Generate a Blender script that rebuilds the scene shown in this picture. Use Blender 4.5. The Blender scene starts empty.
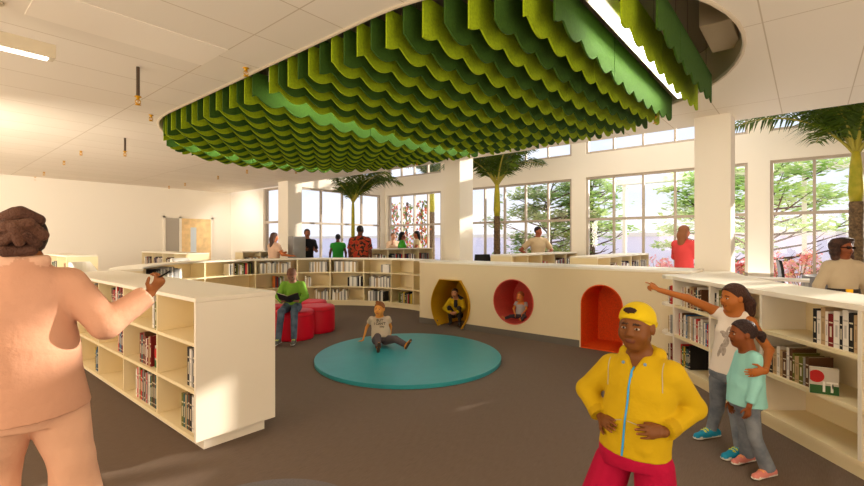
import bpy, bmesh, math, random
import numpy as np
from mathutils import Vector, Matrix
from mathutils.geometry import tessellate_polygon
random.seed(7)
COL = bpy.context.scene.collection
C40, S40 = math.cos(math.radians(40)), math.sin(math.radians(40))
EYE, FPX = 1.5, 450.0
def W(lat, d, z=0.0):                       # room coordinates of a point: metres to the right of, and in front of, the camera
    return (S40*lat + C40*d, -C40*lat + S40*d, z)
def P(px, py, d):
    x, y, _ = W((px-432)/FPX*d, d)
    return np.array((x, y, EYE-(py-241)/FPX*d))
FWD = np.array((C40, S40, 0.0)); RIGHT = np.array((S40, -C40, 0.0)); UP = np.array((0, 0, 1.0))
def lin(c):
    c = c/255.0
    return c/12.92 if c <= 0.04045 else ((c+0.055)/1.055)**2.4
def rgb(c): return (lin(c[0]), lin(c[1]), lin(c[2]), 1.0)
ORD = ['first','second','third','fourth','fifth','sixth','seventh','eighth','ninth','tenth','eleventh','twelfth','thirteenth','fourteenth','fifteenth','sixteenth','seventeenth','eighteenth','nineteenth','twentieth']
TENS = {20:'twenty',30:'thirty',40:'forty',50:'fifty'}
def ordinal(i):
    if i < 20: return ORD[i]
    n = i+1; t = n//10*10; r = n % 10
    if r == 0: return {30:'thirtieth',40:'fortieth',50:'fiftieth'}[t]
    return TENS[t]+'-'+ORD[r-1]

# ------------------------------------------------------------ materials
MATS = {}
def mat(name, c, rough=0.6, noise=0.0, scale=40.0, bump=0.0, metal=0.0, emit=0.0, c2=None, spec=0.3, sub=0.0):
    if name in MATS: return MATS[name]
    m = bpy.data.materials.new(name); m.use_nodes = True
    nt = m.node_tree; b = nt.nodes['Principled BSDF']
    b.inputs['Roughness'].default_value = rough; b.inputs['Metallic'].default_value = metal
    b.inputs['Specular IOR Level'].default_value = spec
    b.inputs['Base Color'].default_value = rgb(c)
    if emit:
        b.inputs['Emission Color'].default_value = rgb(c); b.inputs['Emission Strength'].default_value = emit
    if noise or bump or c2:
        tc = nt.nodes.new('ShaderNodeTexCoord'); n = nt.nodes.new('ShaderNodeTexNoise')
        n.inputs['Scale'].default_value = scale; n.inputs['Detail'].default_value = 4
        nt.links.new(tc.outputs['Object'], n.inputs['Vector'])
        if noise or c2:
            r = nt.nodes.new('ShaderNodeValToRGB')
            a = rgb(c); bb = rgb(c2) if c2 else tuple(min(1, x*(1+noise)) for x in a[:3])+(1,)
            aa = a if c2 else tuple(x*(1-noise) for x in a[:3])+(1,)
            r.color_ramp.elements[0].color = aa; r.color_ramp.elements[1].color = bb
            r.color_ramp.elements[0].position = 0.35; r.color_ramp.elements[1].position = 0.65
            nt.links.new(n.outputs['Fac'], r.inputs['Fac']); nt.links.new(r.outputs['Color'], b.inputs['Base Color'])
        if bump:
            bp = nt.nodes.new('ShaderNodeBump'); bp.inputs['Strength'].default_value = bump; bp.inputs['Distance'].default_value = 0.01
            nt.links.new(n.outputs['Fac'], bp.inputs['Height']); nt.links.new(bp.outputs['Normal'], b.inputs['Normal'])
    MATS[name] = m
    return m
def vcol_mat(name, rough=0.55, bump=0.0, scale=200, spec=0.25):
    if name in MATS: return MATS[name]
    m = bpy.data.materials.new(name); m.use_nodes = True
    nt = m.node_tree; b = nt.nodes['Principled BSDF']; b.inputs['Roughness'].default_value = rough
    b.inputs['Specular IOR Level'].default_value = spec
    a = nt.nodes.new('ShaderNodeAttribute'); a.attribute_name = 'Col'
    nt.links.new(a.outputs['Color'], b.inputs['Base Color'])
    if bump:
        tc = nt.nodes.new('ShaderNodeTexCoord'); n = nt.nodes.new('ShaderNodeTexNoise'); n.inputs['Scale'].default_value = scale
        n.inputs['Detail'].default_value = 5
        bp = nt.nodes.new('ShaderNodeBump'); bp.inputs['Strength'].default_value = bump; bp.inputs['Distance'].default_value = 0.02
        nt.links.new(tc.outputs['Object'], n.inputs['Vector']); nt.links.new(n.outputs['Fac'], bp.inputs['Height'])
        nt.links.new(bp.outputs['Normal'], b.inputs['Normal'])
    MATS[name] = m
    return m

# ------------------------------------------------------------ mesh builder
class MB:
    def __init__(s): s.v = []; s.f = []; s.mi = []; s.m = 0
    def add(s, vs, fs):
        n = len(s.v); s.v += [tuple(map(float, q)) for q in vs]
        s.f += [tuple(i+n for i in f) for f in fs]; s.mi += [s.m]*len(fs); return s
    def box(s, x0, y0, z0, x1, y1, z1):
        x0, x1 = min(x0, x1), max(x0, x1); y0, y1 = min(y0, y1), max(y0, y1); z0, z1 = min(z0, z1), max(z0, z1)
        return s.add([(x0,y0,z0),(x1,y0,z0),(x1,y1,z0),(x0,y1,z0),(x0,y0,z1),(x1,y0,z1),(x1,y1,z1),(x0,y1,z1)],
                     [(0,3,2,1),(4,5,6,7),(0,1,5,4),(1,2,6,5),(2,3,7,6),(3,0,4,7)])
    def obox(s, o, ax, ay, az):             # box from corner o with three edge vectors
        o, ax, ay, az = map(np.array, (o, ax, ay, az))
        vs = [o, o+ax, o+ax+ay, o+ay, o+az, o+ax+az, o+ax+ay+az, o+ay+az]
        fs = [(0,3,2,1),(4,5,6,7),(0,1,5,4),(1,2,6,5),(2,3,7,6),(3,0,4,7)]
        if np.dot(np.cross(ax, ay), az) < 0: fs = [f[::-1] for f in fs]
        return s.add(vs, fs)
    def prism(s, poly, z0, z1):             # polygon in XY
        n = len(poly); a = sum(poly[i][0]*poly[(i+1) % n][1]-poly[(i+1) % n][0]*poly[i][1] for i in range(n))
        if a < 0: poly = poly[::-1]
        tri = tessellate_polygon([[Vector((q[0], q[1], 0)) for q in poly]])
        vs = [(q[0], q[1], z0) for q in poly]+[(q[0], q[1], z1) for q in poly]
        fs = []
        for t in tri:
            (ax, ay), (bx, by), (cx, cy) = [poly[i][:2] for i in t]
            if (bx-ax)*(cy-ay)-(by-ay)*(cx-ax) < 0: t = t[::-1]
            fs.append(tuple(i+n for i in t)); fs.append(tuple(t[::-1]))
        fs += [(i, (i+1) % n, (i+1) % n+n, i+n) for i in range(n)]
        return s.add(vs, fs)
    def plate(s, outer, holes, fn, t0, t1): # polygon with holes, extruded; fn(u,v,t) -> point
        loops = [list(outer)]+[list(h) for h in holes]
        flat = [q for l in loops for q in l]; n = len(flat)
        tri = tessellate_polygon([[Vector((q[0], q[1], 0)) for q in l] for l in loops])
        vs = [fn(q[0], q[1], t0) for q in flat]+[fn(q[0], q[1], t1) for q in flat]
        fs = []
        for t in tri: fs.append(tuple(t)); fs.append(tuple(i+n for i in t[::-1]))
        k = 0
        for l in loops:
            m = len(l)
            for i in range(m): fs.append((k+i, k+(i+1) % m, k+(i+1) % m+n, k+i+n))
            k += m
        return s.add(vs, fs)
    def arc(s, c, r0, r1, a0, a1, z0, z1, n=0):
        n = n or max(2, int(abs(a1-a0)/math.radians(4))+1); vs = []
        for i in range(n+1):
            a = a0+(a1-a0)*i/n; ca, sa = math.cos(a), math.sin(a)
            vs += [(c[0]+r0*ca, c[1]+r0*sa, z0), (c[0]+r1*ca, c[1]+r1*sa, z0), (c[0]+r1*ca, c[1]+r1*sa, z1), (c[0]+r0*ca, c[1]+r0*sa, z1)]
        fs = [(0,1,2,3), tuple(4*n+i for i in (3,2,1,0))]
        for i in range(n):
            k = 4*i
            for j in range(4): fs.append((k+j, k+4+j, k+4+(j+1) % 4, k+(j+1) % 4))
        return s.add(vs, fs)
    def tube(s, pts, rad, n=8, cap=True):
        pts = [np.array(p, float) for p in pts]; m = len(pts)
        rad = [rad]*m if not hasattr(rad, '__len__') else rad
        vs = []; t0 = pts[1]-pts[0]; up = np.array((0,0,1.0)) if abs(t0[2]) < 0.9*np.linalg.norm(t0) else np.array((1.0,0,0))
        for i in range(m):
            t = pts[min(i+1, m-1)]-pts[max(i-1, 0)]; t = t/(np.linalg.norm(t)+1e-9)
            a = np.cross(t, up); a /= np.linalg.norm(a)+1e-9; b = np.cross(t, a)
            for j in range(n):
                th = 2*math.pi*j/n; vs.append(pts[i]+rad[i]*(math.cos(th)*a+math.sin(th)*b))
        fs = [(i*n+j, i*n+(j+1) % n, (i+1)*n+(j+1) % n, (i+1)*n+j) for i in range(m-1) for j in range(n)]
        if cap: fs += [tuple(range(n))[::-1], tuple((m-1)*n+j for j in range(n))]
        return s.add(vs, fs)
    def lathe(s, prof, c=(0,0,0), n=32, shape=None):   # profile of (r,z)
        vs = []
        for r, z in prof:
            for j in range(n):
                a = 2*math.pi*j/n; k = shape(a) if shape else 1.0
                vs.append((c[0]+r*k*math.cos(a), c[1]+r*k*math.sin(a), c[2]+z))
        m = len(prof)
        fs = [(i*n+j, i*n+(j+1) % n, (i+1)*n+(j+1) % n, (i+1)*n+j) for i in range(m-1) for j in range(n)]
        fs += [tuple(range(n))[::-1], tuple((m-1)*n+j for j in range(n))]
        return s.add(vs, fs)
    def ball(s, c, r, n=10, m=7):
        r = (r, r, r) if not hasattr(r, '__len__') else r
        vs = [(c[0], c[1], c[2]-r[2])]
        for i in range(1, m):
            p = math.pi*i/m
            for j in range(n):
                a = 2*math.pi*j/n; vs.append((c[0]+r[0]*math.sin(p)*math.cos(a), c[1]+r[1]*math.sin(p)*math.sin(a), c[2]-r[2]*math.cos(p)))
        vs.append((c[0], c[1], c[2]+r[2])); e = len(vs)-1
        fs = [(0, 1+(j+1) % n, 1+j) for j in range(n)]
        for i in range(m-2):
            for j in range(n):
                k = 1+i*n; fs.append((k+j, k+(j+1) % n, k+n+(j+1) % n, k+n+j))
        k = 1+(m-2)*n; fs += [(k+j, k+(j+1) % n, e) for j in range(n)]
        return s.add(vs, fs)
    def mesh(s, name, mats, off=(0,0,0), smooth=False, fix=False):
        me = bpy.data.meshes.new(name)
        v = [(x-off[0], y-off[1], z-off[2]) for x, y, z in s.v]
        me.from_pydata(v, [], s.f)
        for mm in (mats if isinstance(mats, (list, tuple)) else [mats]): me.materials.append(mm)
        if any(s.mi): me.polygons.foreach_set('material_index', s.mi)
        if fix:
            bm = bmesh.new(); bm.from_mesh(me); bmesh.ops.recalc_face_normals(bm, faces=bm.faces); bm.to_mesh(me); bm.free()
        if smooth: me.polygons.foreach_set('use_smooth', [True]*len(me.polygons))
        me.update()
        return me
def tag(o, label=None, cat=None, group=None, kind=None):
    if label: o['label'] = label
    if cat: o['category'] = cat
    if group: o['group'] = group
    if kind: o['kind'] = kind
    return o
def thing(name, label, cat, loc=(0,0,0), group=None):
    o = bpy.data.objects.new(name, None); COL.objects.link(o); o.location = [float(q) for q in loc]
    o.empty_display_size = 0.1
    return tag(o, label, cat, group)
def link(name, me, parent=None, loc=(0,0,0)):
    o = bpy.data.objects.new(name, me); COL.objects.link(o)
    if parent is not None: o.parent = parent
    o.location = [float(q) for q in loc]
    return o
def wloc(o):
    l = np.array(o.location)
    while o.parent: o = o.parent; l = l+np.array(o.location)
    return l
def part(name, mb, mats, parent, smooth=False, bevel=0.0, fix=False, label=None):   # mb holds room coordinates
    o = link(name, mb.mesh(name, mats, wloc(parent), smooth, fix), parent)
    if bevel:
        b = o.modifiers.new('bevel', 'BEVEL'); b.width = bevel; b.segments = 2; b.limit_method = 'ANGLE'
    if label: o['label'] = label
    return o
def solo(name, mb, mats, label, cat, group=None, smooth=False, bevel=0.0, base=None, fix=False):
    if base is None:
        a = np.array(mb.v); base = ((a[:,0].min()+a[:,0].max())/2, (a[:,1].min()+a[:,1].max())/2, a[:,2].min())
    o = link(name, mb.mesh(name, mats, base, smooth, fix), None, base)
    if bevel:
        b = o.modifiers.new('bevel', 'BEVEL'); b.width = bevel; b.segments = 2; b.limit_method = 'ANGLE'
    return tag(o, label, cat, group)
def struct(name, mb, mats, parent=None, smooth=False, fix=False, label=None):
    o = link(name, mb.mesh(name, mats, (0,0,0) if parent is None else wloc(parent), smooth, fix), parent)
    if parent is None: o['kind'] = 'structure'
    if label: o['label'] = label
    return o
def copy_tree(o, parent=None):
    c = o.copy(); COL.objects.link(c); c.parent = parent
    for ch in list(o.children): copy_tree(ch, c)
    return c
FONT = None
def text_mesh(s, size, origin, ax, ay, mat_, parent, name, depth=0.0):
    cu = bpy.data.curves.new(name, 'FONT'); cu.body = s; cu.size = size; cu.align_x = 'CENTER'; cu.align_y = 'CENTER'; cu.resolution_u = 3
    cu.offset = size*0.02
    o = bpy.data.objects.new(name, cu); COL.objects.link(o)
    me = bpy.data.meshes.new_from_object(o.evaluated_get(bpy.context.evaluated_depsgraph_get()))
    bpy.data.objects.remove(o)
    ax, ay, origin = map(np.array, (ax, ay, origin)); base = wloc(parent)
    for v in me.vertices:
        q = origin+ax*v.co.x+ay*v.co.y-base; v.co = [float(t) for t in q]
    me.materials.clear(); me.materials.append(mat_)
    return link(name, me, parent)
# ------------------------------------------------------------ the room
WHITE = mat('white_paint', (240,232,218), 0.7)
CEIL_R = mat('recess_paint', (205,190,165), 0.8)
SHELFW = mat('white_laminate', (240,232,216), 0.45)
SHELFIN = mat('cream_laminate', (238,222,182), 0.55)
FRAME = mat('pale_window_frame', (186,172,156), 0.5)
GREYB = mat('grey_rubber_base', (105,98,90), 0.6)
DARK = mat('dark_void', (40,36,32), 0.9)
BLACK = mat('black_plastic', (18,17,18), 0.4)
GOLD = mat('brass', (215,160,20), 0.35, metal=0.6)
PIPE = mat('bronze_pipe', (78,62,46), 0.5)
GREY = mat('grey_panel', (150,148,146), 0.5)
def ceiling_mat():
    m = bpy.data.materials.new('ceiling_panels'); m.use_nodes = True; nt = m.node_tree; b = nt.nodes['Principled BSDF']
    b.inputs['Roughness'].default_value = 0.8
    tc = nt.nodes.new('ShaderNodeTexCoord'); mp = nt.nodes.new('ShaderNodeMapping'); br = nt.nodes.new('ShaderNodeTexBrick')
    mp.inputs['Location'].default_value = (-1.9, -0.28, 0)
    br.offset = 0.0; br.inputs['Scale'].default_value = 1.0; br.inputs['Brick Width'].default_value = 2.44; br.inputs['Row Height'].default_value = 0.645
    br.inputs['Mortar Size'].default_value = 0.006; br.inputs['Mortar Smooth'].default_value = 0.3
    br.inputs['Color1'].default_value = rgb((242,232,216)); br.inputs['Color2'].default_value = rgb((238,228,211)); br.inputs['Mortar'].default_value = rgb((206,190,164))
    nt.links.new(tc.outputs['Object'], mp.inputs['Vector']); nt.links.new(mp.outputs['Vector'], br.inputs['Vector']); nt.links.new(br.outputs['Color'], b.inputs['Base Color'])
    return m
def carpet_mat():
    m = bpy.data.materials.new('brown_carpet'); m.use_nodes = True; nt = m.node_tree; b = nt.nodes['Principled BSDF']
    b.inputs['Roughness'].default_value = 0.95; b.inputs['Specular IOR Level'].default_value = 0.1
    tc = nt.nodes.new('ShaderNodeTexCoord'); mp = nt.nodes.new('ShaderNodeMapping'); n = nt.nodes.new('ShaderNodeTexNoise'); r = nt.nodes.new('ShaderNodeValToRGB')
    mp.inputs['Scale'].default_value = (14, 240, 1); mp.inputs['Rotation'].default_value = (0, 0, 0.1)
    n.inputs['Scale'].default_value = 1.0; n.inputs['Detail'].default_value = 5
    r.color_ramp.elements[0].position = 0.3; r.color_ramp.elements[1].position = 0.7
    r.color_ramp.elements[0].color = rgb((106,91,80)); r.color_ramp.elements[1].color = rgb((120,104,92))
    bp = nt.nodes.new('ShaderNodeBump'); bp.inputs['Strength'].default_value = 0.25; bp.inputs['Distance'].default_value = 0.01
    for a, c in ((tc.outputs['Object'], mp.inputs['Vector']), (mp.outputs['Vector'], n.inputs['Vector']), (n.outputs['Fac'], r.inputs['Fac']), (r.outputs['Color'], b.inputs['Base Color']), (n.outputs['Fac'], bp.inputs['Height']), (bp.outputs['Normal'], b.inputs['Normal'])): nt.links.new(a, c)
    return m
def glass_mat():
    m = bpy.data.materials.new('window_glass'); m.use_nodes = True; nt = m.node_tree; nt.nodes.remove(nt.nodes['Principled BSDF'])
    t = nt.nodes.new('ShaderNodeBsdfTransparent'); g = nt.nodes.new('ShaderNodeBsdfGlossy'); mx = nt.nodes.new('ShaderNodeMixShader')
    g.inputs['Roughness'].default_value = 0.02; mx.inputs['Fac'].default_value = 0.04
    nt.links.new(t.outputs[0], mx.inputs[1]); nt.links.new(g.outputs[0], mx.inputs[2]); nt.links.new(mx.outputs[0], nt.nodes['Material Output'].inputs['Surface'])
    return m
GLASS = glass_mat(); CEILM = ceiling_mat(); CARPET = carpet_mat()
HC = 3.2; XW = 11.5; XE = 7.6; YL = 15.75; YJ = 11.9; XF = 7.65; XB = -11.0; YB = -12.0; HR = 6.0
struct('floor', MB().box(XB, YB, -0.06, XW+0.2, YL+0.2, 0.0), CARPET)
# oval recess (stadium) in the ceiling
SX, SR, SY0, SY1 = 4.45, 2.12, 2.55, 6.5
def stadium(r, n=28):
    q = []
    for i in range(n+1):
        a = math.pi*i/n; q.append((SX+r*math.cos(a), SY1+r*math.sin(a)))
    for i in range(n+1):
        a = math.pi+math.pi*i/n; q.append((SX+r*math.cos(a), SY0+r*math.sin(a)))
    return q
outer = [(XB,YB),(XE,YB),(XE,YL),(XB,YL)]
struct('ceiling', MB().plate(outer, [stadium(SR)], lambda u, v, t: (u, v, t), HC, HC+0.02), CEILM, fix=True)
mb = MB(); st = stadium(SR+0.004); n = len(st)
mb.add([(x, y, HC-0.012) for x, y in st]+[(x, y, HC+0.42) for x, y in st], [(i, (i+1) % n, (i+1) % n+n, i+n) for i in range(n)])
st2 = stadium(SR+0.03)
mb.add([(x, y, HC-0.012) for x, y in st]+[(x, y, HC-0.012) for x, y in st2]+[(x, y, HC+0.42) for x, y in st2],
       [(i, (i+1) % n, (i+1) % n+n, i+n) for i in range(n)]+[(i+n, (i+1) % n+n, (i+1) % n+2*n, i+2*n) for i in range(n)])
struct('trim_1', mb, CEIL_R, smooth=True)
struct('ceiling_recess', MB().prism(stadium(SR+0.05), HC+0.42, HC+0.46), mat('plenum_paint', (120,108,92), 0.9))
# thin paler sheet: a lit patch of the ceiling put into its colour
struct('ceiling_panel', MB().box(0.62, 3.96, HC-0.004, 1.9, 4.5, HC+0.001), mat('lit_patch_tone', (250,240,224), 0.8))
# walls
def wall_x(name, x0, x1, y0, y1, z0, z1, wins, m=WHITE):  # plate in a Y-Z plane, with window openings
    return struct(name, MB().plate([(y0,z0),(y1,z0),(y1,z1),(y0,z1)], [[(a,c),(b,c),(b,d),(a,d)] for a, b, c, d in wins], lambda u, v, t: (t, u, v), x0, x1), m, fix=True)
def wall_y(name, y0, y1, x0, x1, z0, z1, wins, m=WHITE):
    return struct(name, MB().plate([(x0,z0),(x1,z0),(x1,z1),(x0,z1)], [[(a,c),(b,c),(b,d),(a,d)] for a, b, c, d in wins], lambda u, v, t: (u, t, v), y0, y1), m, fix=True)
wall_y('wall_left', YL, YL+0.2, XB, XF+0.2, 0, HR, [])
wall_x('wall_behind', XB-0.2, XB, YB, YL, 0, HC+0.02, [])
wall_y('wall_right', YB-0.2, YB, XB, XW+0.2, 0, HR, [])
wall_x('wall_bulkhead', XE, XE+0.03, YB, YJ, HC-0.0, HR, [])
HEAD, SILL, TRANS = 3.15, 0.45, 2.06
PER = 3.84
main = []
for k in range(-2, 3):
    y0 = 0.995+PER*k; main.append((y0, y0+3.46))
main = [(-6.6, -3.22), (-2.84, 0.62), (0.995, 4.45), (4.83, 8.29), (9.27, 11.75)]
clere = [(y0, y1, 3.75, 5.2) for y0, y1 in main]
wall_x('wall_window', XW, XW+0.2, YB, YJ+0.2, 0, HR, [(a, b, SILL, HEAD) for a, b in main]+clere)
wall_y('wall_jog', YJ, YJ+0.2, XE+0.25, XW, 0, HR, [(7.9, 11.3, SILL, HEAD), (7.9, 11.3, 3.75, 5.2)])
wall_x('wall_facade', XF, XF+0.2, YJ+0.2, YL, 0, HR, [(12.15, 13.55, SILL, HC-0.02)])
struct('ceiling_atrium', MB().box(XE, YB, HR, XW+0.2, YL+0.2, HR+0.1), WHITE)
WN = [0]
def window(ax, pos, a, b, z0, z1, step, trans=None, thick=0.05):
    WN[0] += 1
    w = thing('window_%d' % WN[0], None, None, (pos if ax == 'x' else (a+b)/2, (a+b)/2 if ax == 'x' else pos, z0)); w['kind'] = 'structure'
    f = MB(); t = 0.055
    def bx(u0, u1, v0, v1, d0=0.04, d1=0.14):
        f.box(*((pos+d0, u0, v0, pos+d1, u1, v1) if ax == 'x' else (u0, pos+d0, v0, u1, pos+d1, v1)))
    bx(a, b, z0, z0+t); bx(a, b, z1-t, z1); bx(a, a+t, z0+t, z1-t); bx(b-t, b, z0+t, z1-t)
    n = max(1, round((b-a)/step))
    for i in range(1, n):
        u = a+(b-a)*i/n; bx(u-thick/2, u+thick/2, z0+t, z1-t, 0.05, 0.13)
    if trans: bx(a+t, b-t, trans-0.03, trans+0.03, 0.045, 0.135)
    part('window_frame', f, FRAME, w)
    g = MB()
    if ax == 'x': g.box(pos+0.085, a+0.02, z0+0.02, pos+0.09, b-0.02, z1-0.02)
    else: g.box(a+0.02, pos+0.085, z0+0.02, b-0.02, pos+0.09, z1-0.02)
    part('window_pane', g, GLASS, w)
    return w
for a, b in main:
    window('x', XW, a, b, SILL, HEAD, 0.69, TRANS); window('x', XW, a, b, 3.75, 5.2, 0.69)
window('y', YJ, 7.9, 11.3, SILL, HEAD, 0.79, TRANS); window('y', YJ, 7.9, 11.3, 3.75, 5.2, 0.79)
window('x', XF, 12.15, 13.55, SILL, HC-0.02, 1.5, 2.1)
for y0, y1 in ((0.80,1.22), (5.25,5.63), (11.25,11.76)):
    i = {0.80:1, 5.25:2, 11.25:3}[y0]
    struct('column_%d' % i, MB().box(7.1, y0, 0, 7.55, y1, HC), WHITE)
# door and sidelight on the left wall
WOOD = mat('light_oak', (238,204,150), 0.5, noise=0.12, scale=6)
d = thing('door_1', None, None, (6.47, YL, 0)); d['kind'] = 'structure'
part('door_leaf', MB().box(6.0, YL-0.04, 0.01, 6.94, YL-0.005, 2.24), WOOD, d)
part('door_glass', MB().box(6.28, YL-0.045, 0.95, 6.46, YL-0.038, 1.95), mat('pale_glass', (205,214,222), 0.2), d)
f = MB(); f.box(5.93, YL-0.06, 0, 6.0, YL-0.001, 2.3); f.box(6.94, YL-0.06, 0, 7.0, YL-0.001, 2.3); f.box(5.46, YL-0.06, 2.24, 7.0, YL-0.001, 2.3); f.box(5.46, YL-0.06, 0, 5.52, YL-0.001, 2.3)
part('door_frame', f, WHITE, d)
part('sidelight', MB().box(5.52, YL-0.03, 0.02, 5.93, YL-0.01, 2.24), mat('sidelight_glass', (178,170,158), 0.25), d)
h = MB(); h.tube([(6.84, YL-0.09, 1.02), (6.72, YL-0.09, 1.02)], 0.012); h.tube([(6.84, YL-0.03, 1.02), (6.84, YL-0.09, 1.02)], 0.012)
part('door_handle', h, mat('steel', (170,170,170), 0.3, metal=0.9), d)

# ------------------------------------------------------------ ceiling baffles
FELT = [mat('lime_felt', (150,172,14), 0.95, noise=0.12, scale=60, bump=0.1), mat('forest_felt', (54,86,20), 0.95, noise=0.12, scale=60, bump=0.1)]
def envelope(x, y):
    yy = min(max(y, SY0), SY1); rho = math.hypot(x-SX, y-yy)/SR
    return 3.035-0.15*(1-min(1, rho)**2)
LIGHT_ROWS = (2, 21, 40)
rows = 47
for i in range(rows):
    y = 0.80+0.165*i
    yy = min(max(y, SY0), SY1); h = math.sqrt(max(0, (SR-0.05)**2-(y-yy)**2))
    if h < 0.25: continue
    x0, x1 = SX-h, SX+h
    ci = (i+(1 if i < 2 else 0)+(1 if i > 21 else 0)+(1 if i > 40 else 0)) % 2; side = 'lime green' if ci == 0 else 'dark green'
    if i in LIGHT_ROWS:
        k = LIGHT_ROWS.index(i)
        l = thing('linear_light', 'long linear light between the green baffles, %s' % ('at the near rounded end of the oval', 'in the middle of the oval', 'towards the far end of the oval')[k], 'light', (SX, y, 3.2), 'linear lights among the baffles')
        part('housing', MB().box(x0+0.12, y-0.055, 3.16, x1-0.12, y+0.055, 3.27), WHITE, l)
        part('diffuser', MB().box(x0+0.14, y-0.04, 3.150, x1-0.14, y+0.04, 3.162), mat('lit_diffuser', (255,250,238), 0.5, emit=5.0), l)
        continue
    xs = 4.05+0.1*math.sin(i*1.3)
    segs = [(x0, xs-0.004, 'room-side half'), (xs+0.004, x1, 'window-side half')] if h > 0.8 else [(x0, x1, 'full length')]
    for a, b, where in segs:
        n = max(10, int((b-a)/0.02)); top = []; bot = []
        for q in range(n+1):
            x = a+(b-a)*q/n
            sc = 0.07*abs(math.sin(math.pi*(x/0.32+(0.5 if i % 2 else 0.0)+0.11*i)))
            bot.append((x, envelope(x, y)-sc)); top.append((x, 3.26))
        m = MB().plate(bot+top[::-1], [], lambda u, v, t: (u, t, v), y-0.007, y+0.007)
        lab = '%s felt baffle, %s, %s row from the near end' % (side, where, ordinal(i))
        bo = solo('felt_baffle', m, FELT[ci], lab, 'baffle', 'green felt baffles in the ceiling oval', base=((a+b)/2, y, 3.26), fix=True)
        for q in (0.2, 0.8): part('suspension_wire', MB().tube([(a+(b-a)*q,y,3.255),(a+(b-a)*q,y,HC+0.42)], 0.002, 4), PIPE, bo)
# ducts in the open part of the recess
mb = MB().box(4.5, 0.5, 3.36, 5.2, 0.74, 3.6)
solo('ventilation_duct', mb, mat('duct_paint', (196,176,146), 0.7), 'beige duct box inside the near end of the ceiling oval', 'duct', base=(4.85, 0.62, 3.62), bevel=0.01)
# sprinklers
def sprinkler(px, py, pipe_top=None, label='', z=HC):
    dd = (z-EYE)*FPX/(241-py); x, y, _ = W((px-432)/FPX*dd, dd)
    t = thing('sprinkler', label, 'sprinkler', (x, y, z), 'ceiling sprinklers')
    z += 0.003; zb = z
    if pipe_top:
        zb = z-pipe_top
        part('pipe', MB().tube([(x,y,z),(x,y,zb)], 0.016, 8), PIPE, t)
    hb = MB(); s = 1.0
    hb.lathe([(0.03,0),(0.03,-0.008),(0.014,-0.012),(0.014,-0.03),(0.008,-0.034)], (x,y,zb), 12)
    for sg in (-1, 1): hb.tube([(x+sg*0.006, y, zb-0.03),(x+sg*0.022, y, zb-0.045),(x+sg*0.022,y,zb-0.06),(x+sg*0.005,y,zb-0.078)], 0.005, 6)
    hb.tube([(x,y,zb-0.03),(x,y,zb-0.075)], 0.004, 6); hb.lathe([(0.006,-0.076),(0.026,-0.08),(0.026,-0.084),(0.004,-0.088)], (x,y,zb), 12)
    part('sprinkler_head', hb, GOLD, t, smooth=True)
for px, py, pt, lb in ((138,67,0.29,'brass sprinkler head on a bronze drop pipe, nearest and largest on the left ceiling'),
                       (125,138,0.22,'brass sprinkler head on a short drop pipe, further back on the left ceiling'),
                       (246,68,None,'brass sprinkler head beside the straight edge of the green oval'),
                       (151,115,None,'small brass sprinkler head left of the tip of the green oval'),
                       (81,151,None,'small brass ceiling sprinkler above the hair bun, right of two others'),
                       (64,161,None,'small brass ceiling sprinkler, between two others above the hair bun'),
                       (44,172,None,'small brass ceiling sprinkler, lower left one by the left wall top'),
                       (35,177,None,'small brass ceiling sprinkler, leftmost by the left wall top'),
                       (169,186,None,'tiny brass ceiling sprinkler above the sidelight'),
                       (185,183,None,'tiny brass ceiling sprinkler above the wooden door'),
                       (218,176,None,'tiny brass ceiling sprinkler right of the wooden door'),
                       (247,170,None,'tiny brass ceiling sprinkler near the far tip of the green oval'),
                       (296,160,0.2,'sprinkler on a dark pipe under the far end of the green oval'),
                       (417,150,0.2,'sprinkler on a dark pipe beside the middle column'),
                       (655,103,0.17,'sprinkler on a dark pipe near the big column on the right')):
    sprinkler(px, py, pt, lb)
# suspended linear lamp, top left
l = thing('pendant_lamp', 'white suspended linear lamp hanging at the top left of the ceiling', 'lamp', (0.3, 4.42, HC))
part('lamp_body', MB().box(-1.7, 4.36, 2.88, 0.78, 4.48, 2.98), mat('lamp_white', (214,200,172), 0.5), l, bevel=0.004)
part('diffuser', MB().box(-1.68, 4.385, 2.872, 0.74, 4.455, 2.881), mat('pendant_diffuser', (255,250,238), 0.5, emit=4.0), l)
for x in (0.45, -1.3): part('stem', MB().tube([(x,4.42,2.98),(x,4.42,HC-0.02)], 0.008, 8), mat('lamp_white', 0), l)
for x in (0.45, -1.3): part('canopy', MB().lathe([(0.05,-0.001),(0.05,-0.015),(0.02,-0.025)], (x,4.42,HC), 16), mat('lamp_white', 0), l)
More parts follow.
